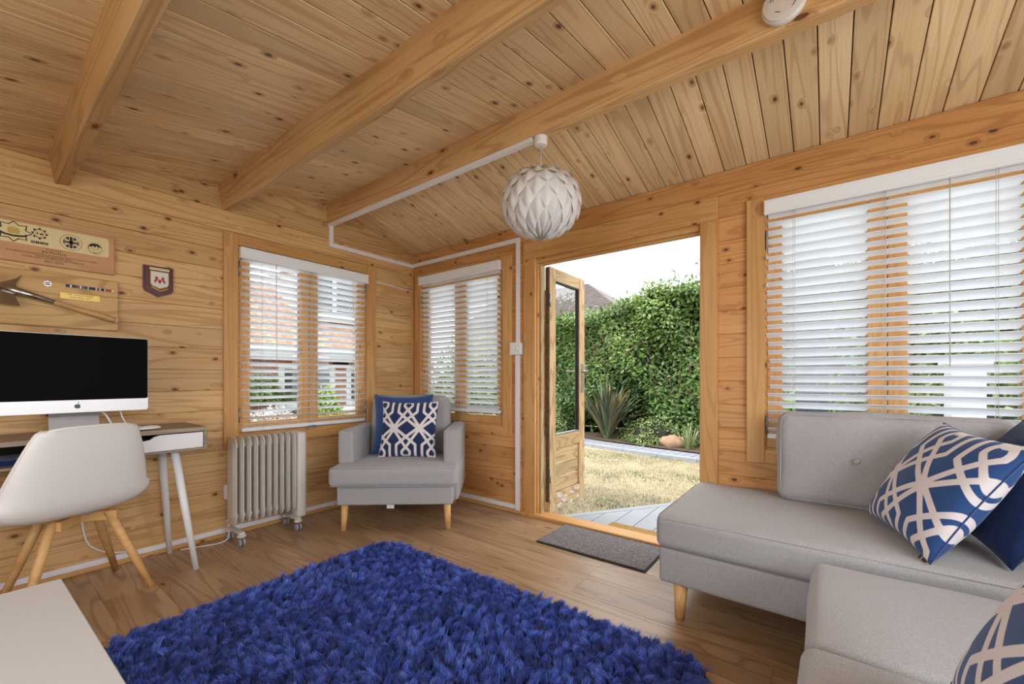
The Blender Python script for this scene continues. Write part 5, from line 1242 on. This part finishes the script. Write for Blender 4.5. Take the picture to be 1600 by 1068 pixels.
# ---------------------------------------------------------------- brick house outside the left window
bh = empty('brick_bungalow', (4.2, 8.6, -.16), label='brick house with pantile roof and white doors outside the left window', cat='house')
HY = 8.6; PANT = mat('terracotta_pantile', srgb(164, 121, 99), .85, noise=(5, .2, 4)); UPVC = mat('white_upvc', srgb(190, 192, 193), .4); PANEG = mat('house_window_glass', srgb(56, 65, 73), .08, spec=.8)
def hb(nm, lo, hi, m, bev=.004, parent=None): return rel(box(nm, lo, hi, m, None, bev), bh)
hb('wall', (-2, HY, -.16), (3.80, HY+.25, 1.52), BRICK, 0); hb('wall', (4.86, HY, -.16), (5.25, HY+.25, 1.52), BRICK, 0); hb('wall', (5.95, HY, -.16), (6.9, HY+.25, 1.52), BRICK, 0)
hb('wall', (3.80, HY, 1.33), (5.95, HY+.25, 1.52), BRICK, 0)
hb('fascia', (-2.1, HY-.30, 1.46), (7.0, HY-.27, 1.62), UPVC); tube_g = rel(tube('gutter', [(-2.1, HY-.34, 1.60), (7.0, HY-.34, 1.60)], .055, UPVC, None, 12), bh)
def french(x0, x1):
    o = box('door_frame', (x0, HY+.03, -.10), (x1, HY+.06, 1.34), PANEG, None, 0); rel(o, bh)
    n_ = max(1, round((x1-x0)/.62)); w_ = (x1-x0)/n_
    for k in range(n_+1): xx_ = x0+k*w_; hb('door_stile', (xx_-.06, HY-.01, -.12), (xx_+.06, HY+.05, 1.34), UPVC)
    for zz in (-.12, 1.24, .45): hb('door_rail', (x0, HY-.005, zz), (x1, HY+.045, zz+.09), UPVC)
french(3.80, 4.86); french(5.25, 5.95)
RW, RP = .19, .27; rlen = 2.9; sl = math.radians(33)
V0, F0 = [], []; wv = 5
nx = int(9.1/RW)
for i in range(nx*wv+1):
    x_ = -2.1+i*RW/wv; ph = i % wv/wv*2*PI; h_ = .022*math.cos(ph)
    V0 += [(x_, 0, h_-.012), (x_, 0, h_+.012), (x_, RP*1.12*math.cos(sl), RP*1.12*math.sin(sl)+h_*.9-.002)]
for i in range(nx*wv): a = i*3; F0 += [(a, a+3, a+4, a+1), (a+1, a+4, a+5, a+2)]
me = mesh('pantile_course', V0, F0, PANT, False)
for k in range(12):
    o = obj('pantile_course', me, None, (0, HY-.38+k*RP*math.cos(sl), 1.62+k*(RP*math.sin(sl)))); rel(o, bh)
hb('roof_gap_filler', (-2.1, HY-.25, 1.50), (7.0, HY+.2, 1.60), DARKSTUFF, 0)
# white flat-roofed dormer
hb('dormer_body', (4.55, HY+.55, 2.35), (6.7, HY+2.0, 3.55), UPVC, .01); hb('dormer_glass', (4.65, HY+.53, 2.62), (6.6, HY+.56, 3.38), PANEG, 0)
for xx_ in (4.6, 5.2, 5.8, 6.4): hb('dormer_mullion', (xx_-.05, HY+.50, 2.58), (xx_+.05, HY+.545, 3.42), UPVC)
hb('dormer_roof', (4.4, HY+.40, 3.5), (6.85, HY+2.1, 3.62), UPVC)
# patio things in front of it
PATIO = mat('pale_patio_slab', srgb(156, 156, 155), .85, noise=(3, .08, 3))
pt = empty('patio', (4, 6, -.16), kind='structure')
for i in range(12):
    for j in range(7): rel(box('paving_slab', (-1+i*.605, 4.2+j*.605, -.16), (-1+i*.605+.598, 4.2+j*.605+.598, -.125), PATIO, None, .004), pt)
PLB = mat('slate_grey_planter', srgb(96, 102, 112), .7)
for (x_, y_, w_, lab, sd) in ((1.95, 5.6, .80, 'long grey planter with white flowers outside the left window', 21), (3.35, 6.5, .6, 'grey planter with green leaves beside the white house doors', 22)):
    p_ = empty('planter', (x_+w_/2, y_, -.125), label=lab, cat='planter'); rel(box('planter_box', (x_, y_, -.125), (x_+w_, y_+.4, .34), PLB, None, .01), p_)
    rel(box('planter_rim', (x_-.02, y_-.02, .34), (x_+w_+.02, y_+.42, .37), PLB, None, .005), p_); rel(box('compost', (x_+.02, y_+.02, .371), (x_+w_-.02, y_+.38, .375), SOIL, None, 0), p_)
WHITEL = leaf_mat('white_blossom', [srgb(96, 120, 72), srgb(160, 168, 152), srgb(192, 192, 188), srgb(200, 200, 200)])
shrub('flowering_plant', (2.35, 5.8, .37), .48, .2, .26, 1500, WHITEL, 'white flowering plant in the long grey planter', .05, .02, 31, .55, 'plant', False)
shrub('leafy_plant', (3.65, 6.7, .37), .34, .2, .45, 1200, LIME_M, 'bright green plant in the planter by the white doors', .08, .025, 32, .45, 'plant', False)
shrub('climbing_plant', (3.35, 8.38, .62), .5, .18, .42, 1600, HEDGE_M, 'dark green climber against the brick wall of the house', .08, .025, 33, .4, 'plant', False)
gt = empty('patio_table', (4.6, 7.3, -.125), label='dark round patio table with a pale cover outside the left window', cat='table')
lathe('table_top', [(.45, .58), (.46, .60), (.45, .62), (0, .63)], PLB, gt, seg=28); lathe('pedestal', [(.22, 0), (.2, .03), (.04, .06), (.035, .58)], PLB, gt, seg=20); lathe('table_cover', [(.50, .42), (.48, .60), (.46, .635), (.0, .645)], PATIO, gt, seg=28)
